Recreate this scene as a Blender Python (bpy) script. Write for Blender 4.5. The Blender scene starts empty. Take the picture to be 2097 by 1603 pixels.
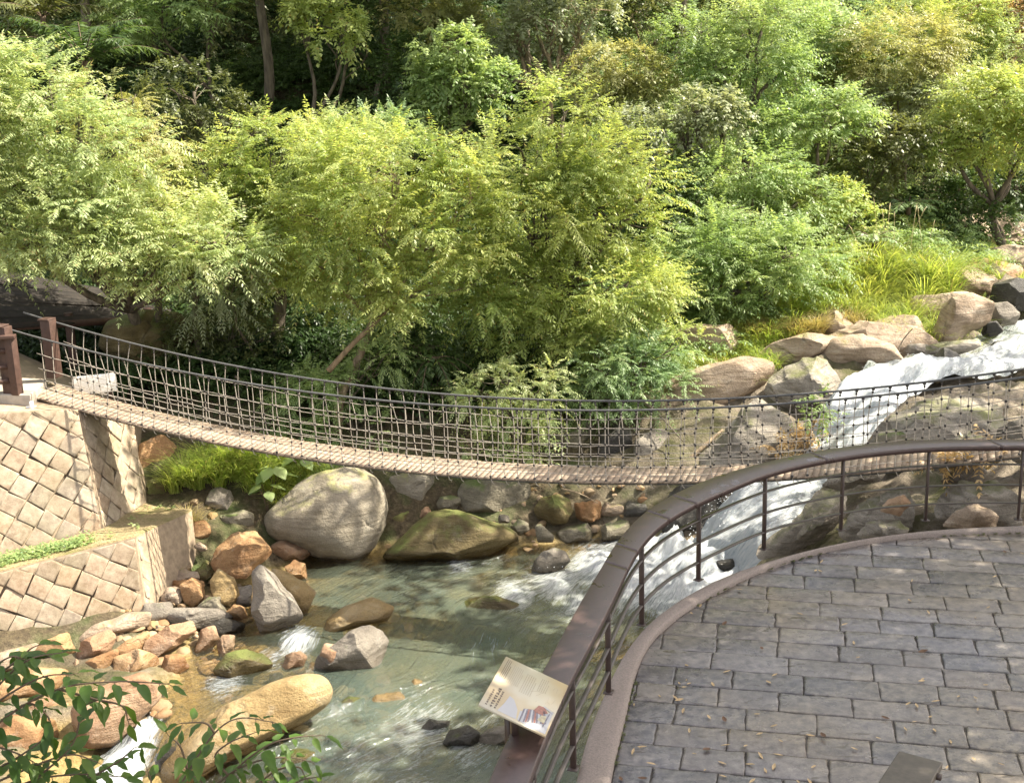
import bpy, bmesh, math
import numpy as np
from mathutils import Vector, Matrix

SC = bpy.context.scene
COL = SC.collection
RND = np.random.default_rng(11)

# ------------------------------------------------------------------ camera, sky, sun, exposure
FPX, PITCH, ROLL, CAMH = 2600.0, math.radians(14.75), math.radians(-1.75), 5.9
_cp, _sp = math.cos(PITCH), math.sin(PITCH)
CF = np.array([0, _cp, -_sp])
_U0 = np.array([0, _sp, _cp]); _R0 = np.array([1.0, 0, 0])
CR = math.cos(ROLL) * _R0 + math.sin(ROLL) * _U0
CU = -math.sin(ROLL) * _R0 + math.cos(ROLL) * _U0
CC = np.array([0, 0, CAMH])
cam_d = bpy.data.cameras.new('camera'); cam = bpy.data.objects.new('camera', cam_d); COL.objects.link(cam)
cam_d.sensor_width = 36.0; cam_d.lens = 36.0 * FPX / 2097.0
cam_d.clip_end = 600; cam_d.clip_start = 0.05
M = Matrix((CR, CU, -CF)).transposed().to_4x4(); M.translation = Vector(CC)
cam.matrix_world = M
SC.camera = cam

TOSUN = Vector((0.60, 0.07, 0.77)).normalized()
SUN_EL = math.asin(TOSUN.z); SUN_AZ = math.atan2(TOSUN.x, TOSUN.y)
W = bpy.data.worlds.new("World"); SC.world = W; W.use_nodes = True
wn = W.node_tree
sky = wn.nodes.new('ShaderNodeTexSky'); sky.sky_type = 'NISHITA'; sky.sun_disc = False
sky.sun_elevation = SUN_EL; sky.sun_rotation = SUN_AZ; sky.air_density = 1.0; sky.dust_density = 2.0
bg = wn.nodes['Background']; bg.inputs['Strength'].default_value = 0.15
hs = wn.nodes.new('ShaderNodeHueSaturation'); hs.inputs['Saturation'].default_value = .5; wn.links.new(sky.outputs[0], hs.inputs['Color'])
mx = wn.nodes.new('ShaderNodeMix'); mx.data_type = 'RGBA'; mx.blend_type = 'MULTIPLY'; mx.inputs[0].default_value = 1; mx.inputs[7].default_value = (1.12, 1.02, .92, 1)   # hazy warm daylight
wn.links.new(hs.outputs[0], mx.inputs[6]); wn.links.new(mx.outputs[2], bg.inputs['Color'])
sl = bpy.data.lights.new('sun', 'SUN'); sl.energy = 5.0; sl.angle = math.radians(0.45); sl.color = (1.0, 0.92, 0.76)
so = bpy.data.objects.new('sun', sl); COL.objects.link(so)
so.rotation_euler = TOSUN.to_track_quat('Z', 'Y').to_euler()
SC.view_settings.view_transform = 'Standard'; SC.view_settings.look = 'None'
SC.view_settings.gamma = 1.0; SC.view_settings.use_curve_mapping = False
SC.view_settings.exposure = 1.64
SC.cycles.max_bounces = 8; SC.cycles.transparent_max_bounces = 12; SC.cycles.diffuse_bounces = 4
SC.cycles.use_denoising = True

# ------------------------------------------------------------------ layout helpers (photo pixel + depth -> world point)
def ray(u, v): return CF + CR * (u - 1048.5) / FPX - CU * (v - 801.5) / FPX
def aty(u, v, y): d = ray(u, v); return CC + d * (y / d[1])
def atz(u, v, z): d = ray(u, v); return CC + d * ((z - CAMH) / d[2])
def nrm(a): return a / np.maximum(np.linalg.norm(a, axis=-1, keepdims=True), 1e-9)

_PERM = np.random.default_rng(5).random((64, 64, 64))
def vnoise(P):
    P = np.asarray(P, float); i = np.floor(P).astype(int); f = P - i; f = f * f * (3 - 2 * f)
    o = 0
    for dx in (0, 1):
        for dy in (0, 1):
            for dz in (0, 1):
                w = (f[..., 0] if dx else 1 - f[..., 0]) * (f[..., 1] if dy else 1 - f[..., 1]) * (f[..., 2] if dz else 1 - f[..., 2])
                o = o + w * _PERM[(i[..., 0] + dx) % 64, (i[..., 1] + dy) % 64, (i[..., 2] + dz) % 64]
    return o * 2 - 1
def fbm(P, o=4):
    P = np.asarray(P, float); r = 0; a = 1
    for k in range(o): r = r + a * vnoise(P * 2 ** k + 17.3 * k); a *= .5
    return r

# ------------------------------------------------------------------ mesh helpers
def mesh_from(name, V, F, mat, parent=None, attrs=None, smooth=False, sharp=None):
    """F: (n,k) array of one polygon size, or list of such arrays."""
    V = np.asarray(V, np.float32).reshape(-1, 3)
    Fs = F if isinstance(F, list) else [F]
    Fs = [np.asarray(a, np.int32) for a in Fs if len(a)]
    me = bpy.data.meshes.new(name)
    me.vertices.add(len(V)); me.vertices.foreach_set('co', V.ravel())
    idx = np.concatenate([a.ravel() for a in Fs])
    tot = np.concatenate([np.full(len(a), a.shape[1], np.int32) for a in Fs])
    st = np.concatenate([[0], np.cumsum(tot)[:-1]]).astype(np.int32)
    me.loops.add(len(idx)); me.loops.foreach_set('vertex_index', idx)
    me.polygons.add(len(tot)); me.polygons.foreach_set('loop_start', st)
    if smooth: me.polygons.foreach_set('use_smooth', np.ones(len(tot), bool))
    me.update(calc_edges=True); me.validate()
    for k, (dom, a) in (attrs or {}).items():
        at = me.attributes.new(k, 'FLOAT', dom); at.data.foreach_set('value', np.asarray(a, np.float32))
    if smooth and sharp: me.set_sharp_from_angle(angle=math.radians(sharp))
    o = bpy.data.objects.new(name, me); COL.objects.link(o)
    if mat: me.materials.append(mat)
    if parent is not None: o.parent = parent
    return o
class MB:
    """collects polygons of any size, then links them as one mesh object"""
    def __init__(s): s.v = []; s.f = {}; s.n = 0
    def add(s, V, F):
        V = np.asarray(V, float).reshape(-1, 3)
        for f in F: s.f.setdefault(len(f), []).append([i + s.n for i in f])
        s.v.append(V); s.n += len(V)
    def box(s, c, ax, ay, az):      # centre and three half-axis vectors
        c, ax, ay, az = [np.asarray(q, float) for q in (c, ax, ay, az)]
        V = [c + a * ax + b * ay + d * az for d in (-1, 1) for b in (-1, 1) for a in (-1, 1)]
        s.add(V, [(0, 2, 3, 1), (4, 5, 7, 6), (0, 1, 5, 4), (2, 6, 7, 3), (0, 4, 6, 2), (1, 3, 7, 5)])
    def bar(s, a, b, w, h, up=(0, 0, 1)):
        a, b = np.asarray(a, float), np.asarray(b, float); d = b - a; L = np.linalg.norm(d); d /= L
        x = np.cross(d, up); x /= np.linalg.norm(x); z = np.cross(x, d)
        s.box((a + b) / 2, d * L / 2, x * w / 2, z * h / 2)
    def tube(s, P, R, n=6, cap=True):
        P = np.asarray(P, float); R = np.broadcast_to(np.asarray(R, float), (len(P),))
        T = nrm(np.gradient(P, axis=0))
        ref = np.array([0, 0, 1.0]) if abs(T[0][2]) < .9 else np.array([1.0, 0, 0])
        X = nrm(np.cross(T, ref)); Y = np.cross(T, X)
        a = np.arange(n) * 2 * math.pi / n
        V = P[:, None] + R[:, None, None] * (X[:, None] * np.cos(a)[None, :, None] + Y[:, None] * np.sin(a)[None, :, None])
        F = [(i * n + j, i * n + (j + 1) % n, (i + 1) * n + (j + 1) % n, (i + 1) * n + j) for i in range(len(P) - 1) for j in range(n)]
        if cap: F += [tuple(range(n))[::-1], tuple((len(P) - 1) * n + j for j in range(n))]
        s.add(V, F)
    def sweep(s, P, prof, closed=True, up=(0, 0, 1)):   # profile (x side, z up) swept along P
        P = np.asarray(P, float); T = nrm(np.gradient(P, axis=0)); X = nrm(np.cross(T, np.asarray(up, float))); Z = np.cross(X, T)
        pr = np.asarray(prof, float); n = len(pr)
        V = P[:, None] + X[:, None] * pr[None, :, 0, None] + Z[:, None] * pr[None, :, 1, None]
        F = [(i * n + j, i * n + (j + 1) % n, (i + 1) * n + (j + 1) % n, (i + 1) * n + j) for i in range(len(P) - 1) for j in range(n)]
        F += [tuple(range(n))[::-1], tuple((len(P) - 1) * n + j for j in range(n))]
        s.add(V, F)
    def build(s, name, mat, parent=None, smooth=False, sharp=None, attrs=None):
        return mesh_from(name, np.concatenate(s.v), [np.array(a) for a in s.f.values()], mat, parent, attrs, smooth, sharp)
def bevel(o, w, seg=2):
    bm = bmesh.new(); bm.from_mesh(o.data)
    bmesh.ops.recalc_face_normals(bm, faces=bm.faces)
    bmesh.ops.bevel(bm, geom=bm.edges[:], offset=w, segments=seg, affect='EDGES', profile=.6)
    bm.to_mesh(o.data); bm.free(); return o
def tag(o, label=None, cat=None, group=None, kind=None):
    if label: o['label'] = label
    if cat: o['category'] = cat
    if group: o['group'] = group
    if kind: o['kind'] = kind
    return o
def empty(name, loc=(0, 0, 0)):
    o = bpy.data.objects.new(name, None); o.empty_display_size = .2; COL.objects.link(o); o.location = loc; return o
def adopt(root, kids):          # parts are built in world space, the Empty stands at the base
    bpy.context.view_layer.update()
    for k in kids:
        k.parent = root; k.matrix_parent_inverse = Matrix.Translation(-Vector(root.location))
def resample(P, step):
    P = np.asarray(P, float); d = np.r_[0, np.cumsum(np.linalg.norm(np.diff(P, axis=0), axis=1))]
    n = max(2, int(d[-1] / step) + 1); t = np.linspace(0, d[-1], n)
    return np.stack([np.interp(t, d, P[:, k]) for k in range(P.shape[1])], 1)
def smooth_line(P, step=.1, it=30):
    Q = resample(P, step)
    for _ in range(it): Q[1:-1] = (Q[:-2] + 2 * Q[1:-1] + Q[2:]) / 4
    return Q
def catmull(P, k=8):
    P = np.asarray(P, float); Q = np.vstack([2 * P[0] - P[1], P, 2 * P[-1] - P[-2]]); out = []
    for i in range(1, len(Q) - 2):
        for t in np.arange(k) / k:
            a, b, c, d = Q[i - 1], Q[i], Q[i + 1], Q[i + 2]
            out.append(.5 * ((2 * b) + (c - a) * t + (2 * a - 5 * b + 4 * c - d) * t * t + (3 * b - a - 3 * c + d) * t ** 3))
    out.append(P[-1]); return np.array(out)

# ------------------------------------------------------------------ materials
class NT:
    def __init__(s, name):
        s.m = bpy.data.materials.new(name); s.m.use_nodes = True; s.t = s.m.node_tree; s.t.nodes.clear()
        s.out = s.n('OutputMaterial')
    def n(s, t, **kw):
        q = s.t.nodes.new('ShaderNode' + t)
        for k, v in kw.items(): setattr(q, k, v)
        return q
    def put(s, sock, val):
        if isinstance(val, bpy.types.NodeSocket): s.t.links.new(val, sock)
        elif hasattr(val, 'outputs'): s.t.links.new(val.outputs[0], sock)
        else:
            try: sock.default_value = val
            except Exception: sock.default_value = (*val, 1)
    def math(s, op, a, b=0.0, c=None, clamp=False):
        q = s.n('Math', operation=op, use_clamp=clamp); s.put(q.inputs[0], a); s.put(q.inputs[1], b)
        if c is not None: s.put(q.inputs[2], c)
        return q.outputs[0]
    def mix(s, f, a, b, mode='MIX'):
        q = s.n('Mix', data_type='RGBA', blend_type=mode); s.put(q.inputs[0], f); s.put(q.inputs[6], a); s.put(q.inputs[7], b); return q.outputs[2]
    def noise(s, scale, detail=4, vec=None, rough=.55, dist=0):
        q = s.n('TexNoise'); q.inputs['Scale'].default_value = scale; q.inputs['Detail'].default_value = detail
        q.inputs['Roughness'].default_value = rough; q.inputs['Distortion'].default_value = dist
        if vec is not None: s.put(q.inputs['Vector'], vec)
        return q.outputs['Fac']
    def ramp(s, f, stops):
        q = s.n('ValToRGB'); s.put(q.inputs[0], f); e = q.color_ramp.elements
        while len(e) > 1: e.remove(e[-1])
        for i, (p, c) in enumerate(stops):
            el = e[0] if i == 0 else e.new(p)
            el.position = p; c = c if isinstance(c, (tuple, list)) else (c, c, c); el.color = (*c[:3], 1)
        return q.outputs[0]
    def pos(s): return s.n('NewGeometry').outputs['Position']
    def obj(s): return s.n('TexCoord').outputs['Object']
    def attr(s, name): return s.n('Attribute', attribute_name=name).outputs['Fac']
    def mapv(s, vec, scale=(1, 1, 1), rot=(0, 0, 0)):
        q = s.n('Mapping'); s.put(q.inputs['Vector'], vec); q.inputs['Scale'].default_value = scale; q.inputs['Rotation'].default_value = rot; return q.outputs[0]
    def bump(s, h, strength=.4, dist=.02, normal=None):
        q = s.n('Bump'); q.inputs['Strength'].default_value = strength; q.inputs['Distance'].default_value = dist; s.put(q.inputs['Height'], h)
        if normal is not None: s.put(q.inputs['Normal'], normal)
        return q.outputs[0]
    def pbr(s, color, rough=.7, normal=None, spec=.4, metal=0.0):
        q = s.n('BsdfPrincipled'); s.put(q.inputs['Base Color'], color); s.put(q.inputs['Roughness'], rough)
        q.inputs['Specular IOR Level'].default_value = spec; q.inputs['Metallic'].default_value = metal
        if normal is not None: s.put(q.inputs['Normal'], normal)
        return q
    def done(s, shader):
        s.put(s.out.inputs['Surface'], shader.outputs[0] if hasattr(shader, 'outputs') else shader); return s.m

def leaf_mat(name, ca, cb, cc, trans=.35, rough=.45, odd=None):
    """leaf colour varies from spray to spray (tint) and leaf to leaf"""
    t = NT(name)
    isl = t.n('NewGeometry').outputs['Random Per Island']
    v = t.math('ADD', t.math('MULTIPLY', t.attr('tint'), .75), t.math('MULTIPLY', isl, .25))
    k = 1.95 if max(cb) > .12 else 1.1; ca, cb, cc = [tuple((q * .93 + .07 * (.35 * c[0] + .6 * c[1] + .05 * c[2])) * k for q in (c[0] * 1.03, c[1], c[2])) for c in (ca, cb, cc)]; trans = min(.55, trans + .12)
    stops = [(0.08, ca), (.5, cb), (.92, cc)]
    col = t.ramp(v, stops)
    if odd: col = t.mix(t.math('GREATER_THAN', isl, .955), col, odd)
    big = t.noise(.55, 3, t.pos())
    col = t.mix(t.math('MULTIPLY', t.math('SUBTRACT', big, .42, clamp=True), 1.6, clamp=True), col, cc)
    p = t.pbr(col, rough, spec=.5)
    tr = t.n('BsdfTranslucent'); t.put(tr.inputs['Color'], t.mix(.5, col, t.mix(1.0, col, (1.6, 1.5, .5, 1), 'MULTIPLY')))
    mx = t.n('MixShader'); mx.inputs[0].default_value = trans
    t.t.links.new(p.outputs[0], mx.inputs[1]); t.t.links.new(tr.outputs[0], mx.inputs[2])
    return t.done(mx)
def bark_mat(name, a, b):
    t = NT(name); v = t.mapv(t.pos(), (6, 6, 1.2)); n = t.noise(2, 6, v)
    return t.done(t.pbr(t.ramp(n, [(.3, a), (.7, b)]), .85, t.bump(n, .8, .04)))
def rock_mat(name, c1, c2, c3, moss=0.0, mosscol=(.06, .085, .02), strata=0.0, wet=-2.86, rough=.75, crack=.35):
    c1, c2, c3 = [tuple(x * .74 for x in c) for c in (c1, c2, c3)]
    t = NT(name); P = t.pos(); O = t.n('ObjectInfo')
    sh = t.n('VectorMath', operation='ADD'); t.put(sh.inputs[0], P)
    rv = t.n('CombineXYZ'); t.put(rv.inputs[0], t.math('MULTIPLY', O.outputs['Random'], 37.)); t.put(rv.inputs[1], t.math('MULTIPLY', O.outputs['Random'], 91.))
    t.t.links.new(rv.outputs[0], sh.inputs[1]); V = sh.outputs[0]
    n1 = t.noise(1.3, 5, V, .6, .6); n2 = t.noise(9, 6, V, .65); n3 = t.noise(60, 3, V, .7)
    st = t.noise(1.0, 4, t.mapv(V, (1.2, 1.2, 9), (.35, .5, 0)), .6, 1.2)
    f = t.math('ADD', t.math('MULTIPLY', n1, .75), t.math('MULTIPLY', st, .25 + strata))
    f = t.math('SUBTRACT', f, .12 + strata * .5)
    col = t.ramp(f, [(.22, c1), (.42, c2), (.62, c3)])
    col = t.mix(t.math('MULTIPLY', t.math('SUBTRACT', n2, .35, clamp=True), 1.1, clamp=True), col, t.mix(.45, col, c1))
    col = t.mix(.35, col, t.ramp(n3, [(.3, (.15, .14, .13)), (.7, (.75, .72, .66))]), 'OVERLAY')
    n4 = t.noise(26, 6, V, .75)
    col = t.mix(t.math('MULTIPLY', t.math('SUBTRACT', n4, .52, clamp=True), 2.2, clamp=True), col, t.mix(.6, col, (.04, .033, .026)))
    lich = t.math('MULTIPLY', t.math('SUBTRACT', t.noise(3.1, 7, V, .7, .3), .56), 7, clamp=True)
    col = t.mix(t.math('MULTIPLY', lich, .35), col, t.mix(.5, c3, (.42, .41, .36)))
    vo = t.n('TexVoronoi', feature='DISTANCE_TO_EDGE'); vo.inputs['Scale'].default_value = .9
    t.put(vo.inputs['Vector'], t.mix(.12, V, t.n('TexNoise').outputs['Color']))
    ck = t.ramp(vo.outputs['Distance'], [(0, 1.0), (.012, .5), (.03, 0.0)])
    ckm = t.math('MULTIPLY', ck, t.math('MULTIPLY', t.math('SUBTRACT', n1, .52, clamp=True), 9, clamp=True))
    col = t.mix(t.math('MULTIPLY', ckm, crack), col, (.03, .025, .02))
    if moss:
        nz = t.n('SeparateXYZ'); t.put(nz.inputs[0], t.n('NewGeometry').outputs['Normal'])
        mm = t.math('ADD', t.math('MULTIPLY', nz.outputs[2], .35), t.math('MULTIPLY', t.noise(2.2, 6, V, .68), 1.0))
        mm = t.math('MULTIPLY', t.math('SUBTRACT', mm, .95 - moss * .5), 5, clamp=True)
        col = t.mix(t.math('MULTIPLY', mm, .85), col, t.mix(n2, mosscol, tuple(min(1, c * 2.2) for c in mosscol)))
    z = t.n('SeparateXYZ'); t.put(z.inputs[0], P)
    wv = t.math('SUBTRACT', 1.0, t.math('MULTIPLY', t.math('SUBTRACT', z.outputs[2], t.math('ADD', t.math('MULTIPLY', n1, .22), wet - .10)), 9), clamp=True)
    col = t.mix(t.math('MULTIPLY', wv, .6), col, t.mix(1.0, col, (.36, .33, .28, 1), 'MULTIPLY'))
    rg = t.math('SUBTRACT', rough, t.math('MULTIPLY', wv, .5))
    h = t.math('ADD', t.math('MULTIPLY', n2, .6), t.math('ADD', t.math('ADD', t.math('MULTIPLY', n4, .35), t.math('MULTIPLY', n3, .12)), t.math('ADD', t.math('MULTIPLY', st, .5), t.math('MULTIPLY', ckm, -.5))))
    return t.done(t.pbr(col, rg, t.bump(h, .95, .07), spec=.35))
def plain_mat(name, c, rough=.6, var=.25, scale=4, bump=.25, metal=0, spec=.4, dist=.01):
    t = NT(name); n = t.noise(scale, 6, t.pos(), .65)
    c2 = tuple(x * (1 - var) for x in c); c3 = tuple(min(1, x * (1 + var)) for x in c)
    return t.done(t.pbr(t.ramp(n, [(.3, c2), (.7, c3)]), rough, t.bump(n, bump, dist), spec, metal))
def block_mat(name, cols, rough=.8, scale=9, stain=None, wetness=0.0, coarse=1.0):
    """each separate block keeps its own stone colour"""
    t = NT(name); isl = t.n('NewGeometry').outputs['Random Per Island']; P = t.pos()
    k = len(cols); base = t.ramp(isl, [(i / max(1, k - 1), c) for i, c in enumerate(cols)])
    n1 = t.noise(1.6, 4, P); n2 = t.noise(scale, 7, P, .7); n3 = t.noise(scale * 7, 3, P, .7)
    col = t.mix(t.math('MULTIPLY', t.math('SUBTRACT', n2, .35, clamp=True), 1.6, clamp=True), base, t.mix(.45, base, (.9, .8, .62)))
    col = t.mix(t.math('MULTIPLY', t.math('SUBTRACT', n1, .45, clamp=True), 2.5, clamp=True), col, t.mix(.6, col, stain or (.1, .085, .06)))
    col = t.mix(.25, col, t.ramp(n3, [(.3, .2), (.7, .8)]), 'OVERLAY')
    rg = rough
    if wetness:
        w = t.math('MULTIPLY', t.math('SUBTRACT', t.noise(.9, 5, P, .62, .5), .44), 7, clamp=True)
        rg = t.math('SUBTRACT', rough, t.math('MULTIPLY', w, wetness))
        rg = t.math('ADD', rg, t.math('MULTIPLY', t.math('SUBTRACT', n2, .5), .25), clamp=True)
        col = t.mix(t.math('MULTIPLY', w, .42), col, t.mix(1.0, col, (.5, .5, .56, 1), 'MULTIPLY'))
        col = t.mix(t.math('MULTIPLY', t.math('SUBTRACT', t.noise(.42, 3, P, .5), .47, clamp=True), 7, clamp=True), t.mix(1.0, col, (.82, .84, .95, 1), 'MULTIPLY'), t.mix(1.0, col, (1.02, .97, .90, 1), 'MULTIPLY'))
        pud = t.math('MULTIPLY', t.math('SUBTRACT', t.noise(2.6, 4, t.mapv(P, (1, 2.2, 1)), .6, .8), .625), 18, clamp=True)
        col = t.mix(t.math('MULTIPLY', pud, .75), col, (.05, .037, .022)); rg = t.math('SUBTRACT', rg, t.math('MULTIPLY', pud, .28), clamp=True)
        dry = t.math('MULTIPLY', t.math('SUBTRACT', t.noise(1.3, 6, P, .7), .56), 7, clamp=True); col = t.mix(t.math('MULTIPLY', dry, .30), col, (.26, .21, .165))
    h = t.math('ADD', t.math('MULTIPLY', n2, .8), t.math('MULTIPLY', n3, .15))
    return t.done(t.pbr(col, rg, t.bump(h, .55 * coarse, .012 * coarse), spec=.5))

MT = {}
MT['bark'] = bark_mat('bark grey brown', (.05, .04, .03), (.17, .14, .10))
MT['bark_pale'] = bark_mat('bark pale', (.14, .10, .065), (.36, .28, .18))
MT['bark_lit'] = bark_mat('bark tan', (.10, .07, .04), (.24, .17, .10))
MT['twig'] = plain_mat('twig', (.10, .07, .045), .8)
MT['yellowgreen'] = leaf_mat('leaves yellow green', (.082, .130, .030), (.152, .200, .052), (.245, .270, .088), .38, odd=(.30, .24, .07))
MT['freshgreen'] = leaf_mat('leaves fresh green', (.060, .112, .036), (.112, .172, .058), (.19, .235, .095), .36)
MT['palegreen'] = leaf_mat('leaves pale green', (.10, .15, .058), (.175, .225, .095), (.27, .30, .145), .34, odd=(.36, .30, .16))
MT['tan'] = leaf_mat('leaves pale olive tan', (.09, .11, .034), (.145, .16, .052), (.22, .21, .09), .32)
MT['olive'] = leaf_mat('leaves olive', (.052, .074, .022), (.095, .120, .036), (.16, .175, .06), .3)
MT['greygreen'] = leaf_mat('leaves grey green', (.078, .100, .056), (.130, .155, .088), (.20, .22, .13), .30)
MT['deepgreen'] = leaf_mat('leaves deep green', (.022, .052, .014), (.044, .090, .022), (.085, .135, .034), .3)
MT['bluegreen'] = leaf_mat('leaves blue green', (.055, .105, .042), (.10, .16, .065), (.17, .22, .095), .32)
MT['brown'] = leaf_mat('leaves dry brown', (.13, .085, .035), (.22, .15, .07), (.30, .22, .11), .25)
MT['grassbright'] = leaf_mat('grass bright', (.070, .130, .016), (.140, .195, .028), (.235, .245, .065), .38, odd=(.34, .28, .13))
MT['grassdry'] = leaf_mat('grass dry', (.12, .11, .034), (.185, .155, .055), (.24, .20, .09), .3)
MT['sprig'] = leaf_mat('sprig leaves', (.030, .080, .006), (.052, .112, .010), (.085, .15, .018), .34, .5)
MT['orange'] = rock_mat('rock orange tan', (.26, .125, .05), (.50, .31, .155), (.66, .48, .30), .0, crack=.5)
MT['pink'] = rock_mat('rock pinkish', (.30, .16, .085), (.48, .325, .21), (.62, .49, .36), .0, crack=.4)
MT['yellow'] = rock_mat('rock algae yellow', (.24, .155, .06), (.40, .29, .135), (.54, .44, .28), .0, wet=-2.9)
MT['grey'] = rock_mat('rock grey', (.15, .13, .11), (.29, .26, .22), (.44, .40, .34), .12)
MT['greymoss'] = rock_mat('rock grey mossy', (.14, .125, .09), (.28, .25, .185), (.42, .38, .30), .42, strata=.15)
MT['boulder'] = rock_mat('rock pale boulder', (.22, .19, .14), (.36, .32, .25), (.50, .46, .38), .30, (.20, .20, .07), strata=.2, wet=-2.95)
MT['mossy'] = rock_mat('rock brown moss', (.10, .075, .03), (.18, .14, .06), (.28, .23, .12), .55, (.07, .085, .02), strata=.3)
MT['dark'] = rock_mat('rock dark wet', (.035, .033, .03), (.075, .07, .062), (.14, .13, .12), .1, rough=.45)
MT['slab'] = rock_mat('rock bedrock slab', (.22, .195, .16), (.40, .36, .31), (.58, .53, .46), .46, (.075, .080, .026), strata=.6, crack=.6)
MT['warm'] = rock_mat('rock warm pale', (.26, .19, .13), (.46, .36, .27), (.62, .52, .42), .22, (.15, .14, .045), strata=.45, crack=.6)
MT['concrete'] = plain_mat('concrete', (.30, .265, .22), .85, .25, 5, .5)
MT['kerb'] = plain_mat('kerb granite', (.225, .185, .165), .7, .3, 60, .3)
MT['steel'] = plain_mat('painted steel brown', (.050, .034, .030), .38, .3, 7, .1)
MT['steelpale'] = plain_mat('painted steel edge', (.075, .062, .055), .33, .3, 7, .1)
MT['timber'] = plain_mat('brown timber', (.062, .034, .026), .6, .3, 10, .4)
MT['plank'] = block_mat('deck planks', [(.19, .125, .085), (.225, .155, .108), (.18, .13, .092), (.24, .172, .122)], .75, 14)
MT['rope'] = plain_mat('rope pale', (.36, .32, .27), .8, .3, 40, .4)
MT['cable'] = plain_mat('cable dark', (.085, .085, .085), .5, .3, 30, .2)
MT['knot'] = plain_mat('knot clamp', (.045, .040, .036), .6, .3, 30, .2)
MT['white'] = plain_mat('white paint', (.72, .71, .68), .5, .1, 6, .1)
MT['roof'] = plain_mat('dark roof boards', (.022, .017, .013), .8, .6, 9, .6)  # dark wood, with the tree's shade put into its colour
MT['mortar'] = plain_mat('mortar', (.27, .21, .145), .9, .3, 8, .6)
MT['joint'] = plain_mat('paving joint', (.075, .066, .056), .85, .4, 20, .6)
MT['wallstone'] = block_mat('wall stone', [(.18, .115, .068), (.255, .19, .13), (.145, .10, .065), (.275, .215, .155), (.19, .15, .115), (.245, .165, .10), (.215, .165, .12), (.16, .12, .085)], .85, 8, (.16, .14, .07))
MT['slate'] = block_mat('paving slate', [(.075, .070, .070), (.130, .117, .112), (.058, .056, .060), (.155, .132, .112), (.094, .090, .094), (.118, .098, .086), (.070, .072, .082), (.105, .092, .084)], .36, 10, (.042, .037, .034), .24)
MT['board'] = plain_mat('board print base', (.60, .55, .42), .35, .05, 2, 0)
MT['ink'] = plain_mat('ink', (.10, .08, .07), .5, .05, 2, 0)
MT['inkpale'] = plain_mat('ink pale', (.36, .31, .24), .5, .05, 2, 0)
MT['inkgrey'] = plain_mat('print pale blue grey', (.36, .36, .38), .4, .05, 2, 0)
MT['inkblue'] = plain_mat('print slate', (.15, .14, .17), .4, .3, 40, 0)
MT['inkred'] = plain_mat('print red', (.26, .12, .095), .4, .3, 40, 0)
MT['inkolive'] = plain_mat('print olive', (.36, .32, .22), .4, .3, 40, 0)
MT['dryleaf'] = plain_mat('dry leaf', (.42, .30, .16), .6, .35, 30, .2)
MT['dryleafbrown'] = plain_mat('dry leaf dark', (.12, .065, .035), .6, .35, 30, .2)
MT['benchwood'] = plain_mat('bench plank', (.085, .072, .058), .5, .25, 12, .3)
MT['red'] = plain_mat('blue plastic', (.03, .05, .22), .5, .2, 12, .1)

def ground_mat():
    t = NT('ground'); P = t.pos(); r = t.attr('rock'); n1 = t.noise(1.4, 5, P); n2 = t.noise(11, 6, P, .7); n3 = t.noise(45, 3, P, .7)
    soil = t.ramp(n2, [(.3, (.030, .022, .012)), (.5, (.075, .055, .030)), (.7, (.13, .10, .055))])
    soil = t.mix(t.math('MULTIPLY', t.math('SUBTRACT', n1, .45, clamp=True), 4, clamp=True), soil, t.mix(n3, (.03, .05, .012), (.09, .12, .03)))
    rk = t.ramp(t.math('ADD', t.math('MULTIPLY', n1, .6), t.math('MULTIPLY', n2, .4)), [(.34, (.085, .07, .05)), (.5, (.19, .155, .115)), (.66, (.31, .26, .20))])
    rk = t.mix(t.math('MULTIPLY', t.math('SUBTRACT', t.noise(.9, 6, P, .7), .46, clamp=True), 6, clamp=True), rk, (.075, .075, .025))
    bed = t.ramp(t.math('ADD', t.math('MULTIPLY', n1, .5), t.math('MULTIPLY', n2, .5)), [(.35, (.07, .055, .02)), (.5, (.24, .17, .06)), (.65, (.38, .29, .14))])
    z = t.n('SeparateXYZ'); t.put(z.inputs[0], P)
    col = t.mix(t.math('MULTIPLY', t.math('ADD', r, t.math('MULTIPLY', t.math('SUBTRACT', n2, .5), .8)), 1.0, clamp=True), soil, rk)
    col = t.mix(t.math('MULTIPLY', t.math('SUBTRACT', -2.85, z.outputs[2]), 6, clamp=True), col, bed)
    h = t.math('ADD', n2, t.math('MULTIPLY', n3, .25))
    return t.done(t.pbr(col, .85, t.bump(h, .9, .08)))
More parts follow.
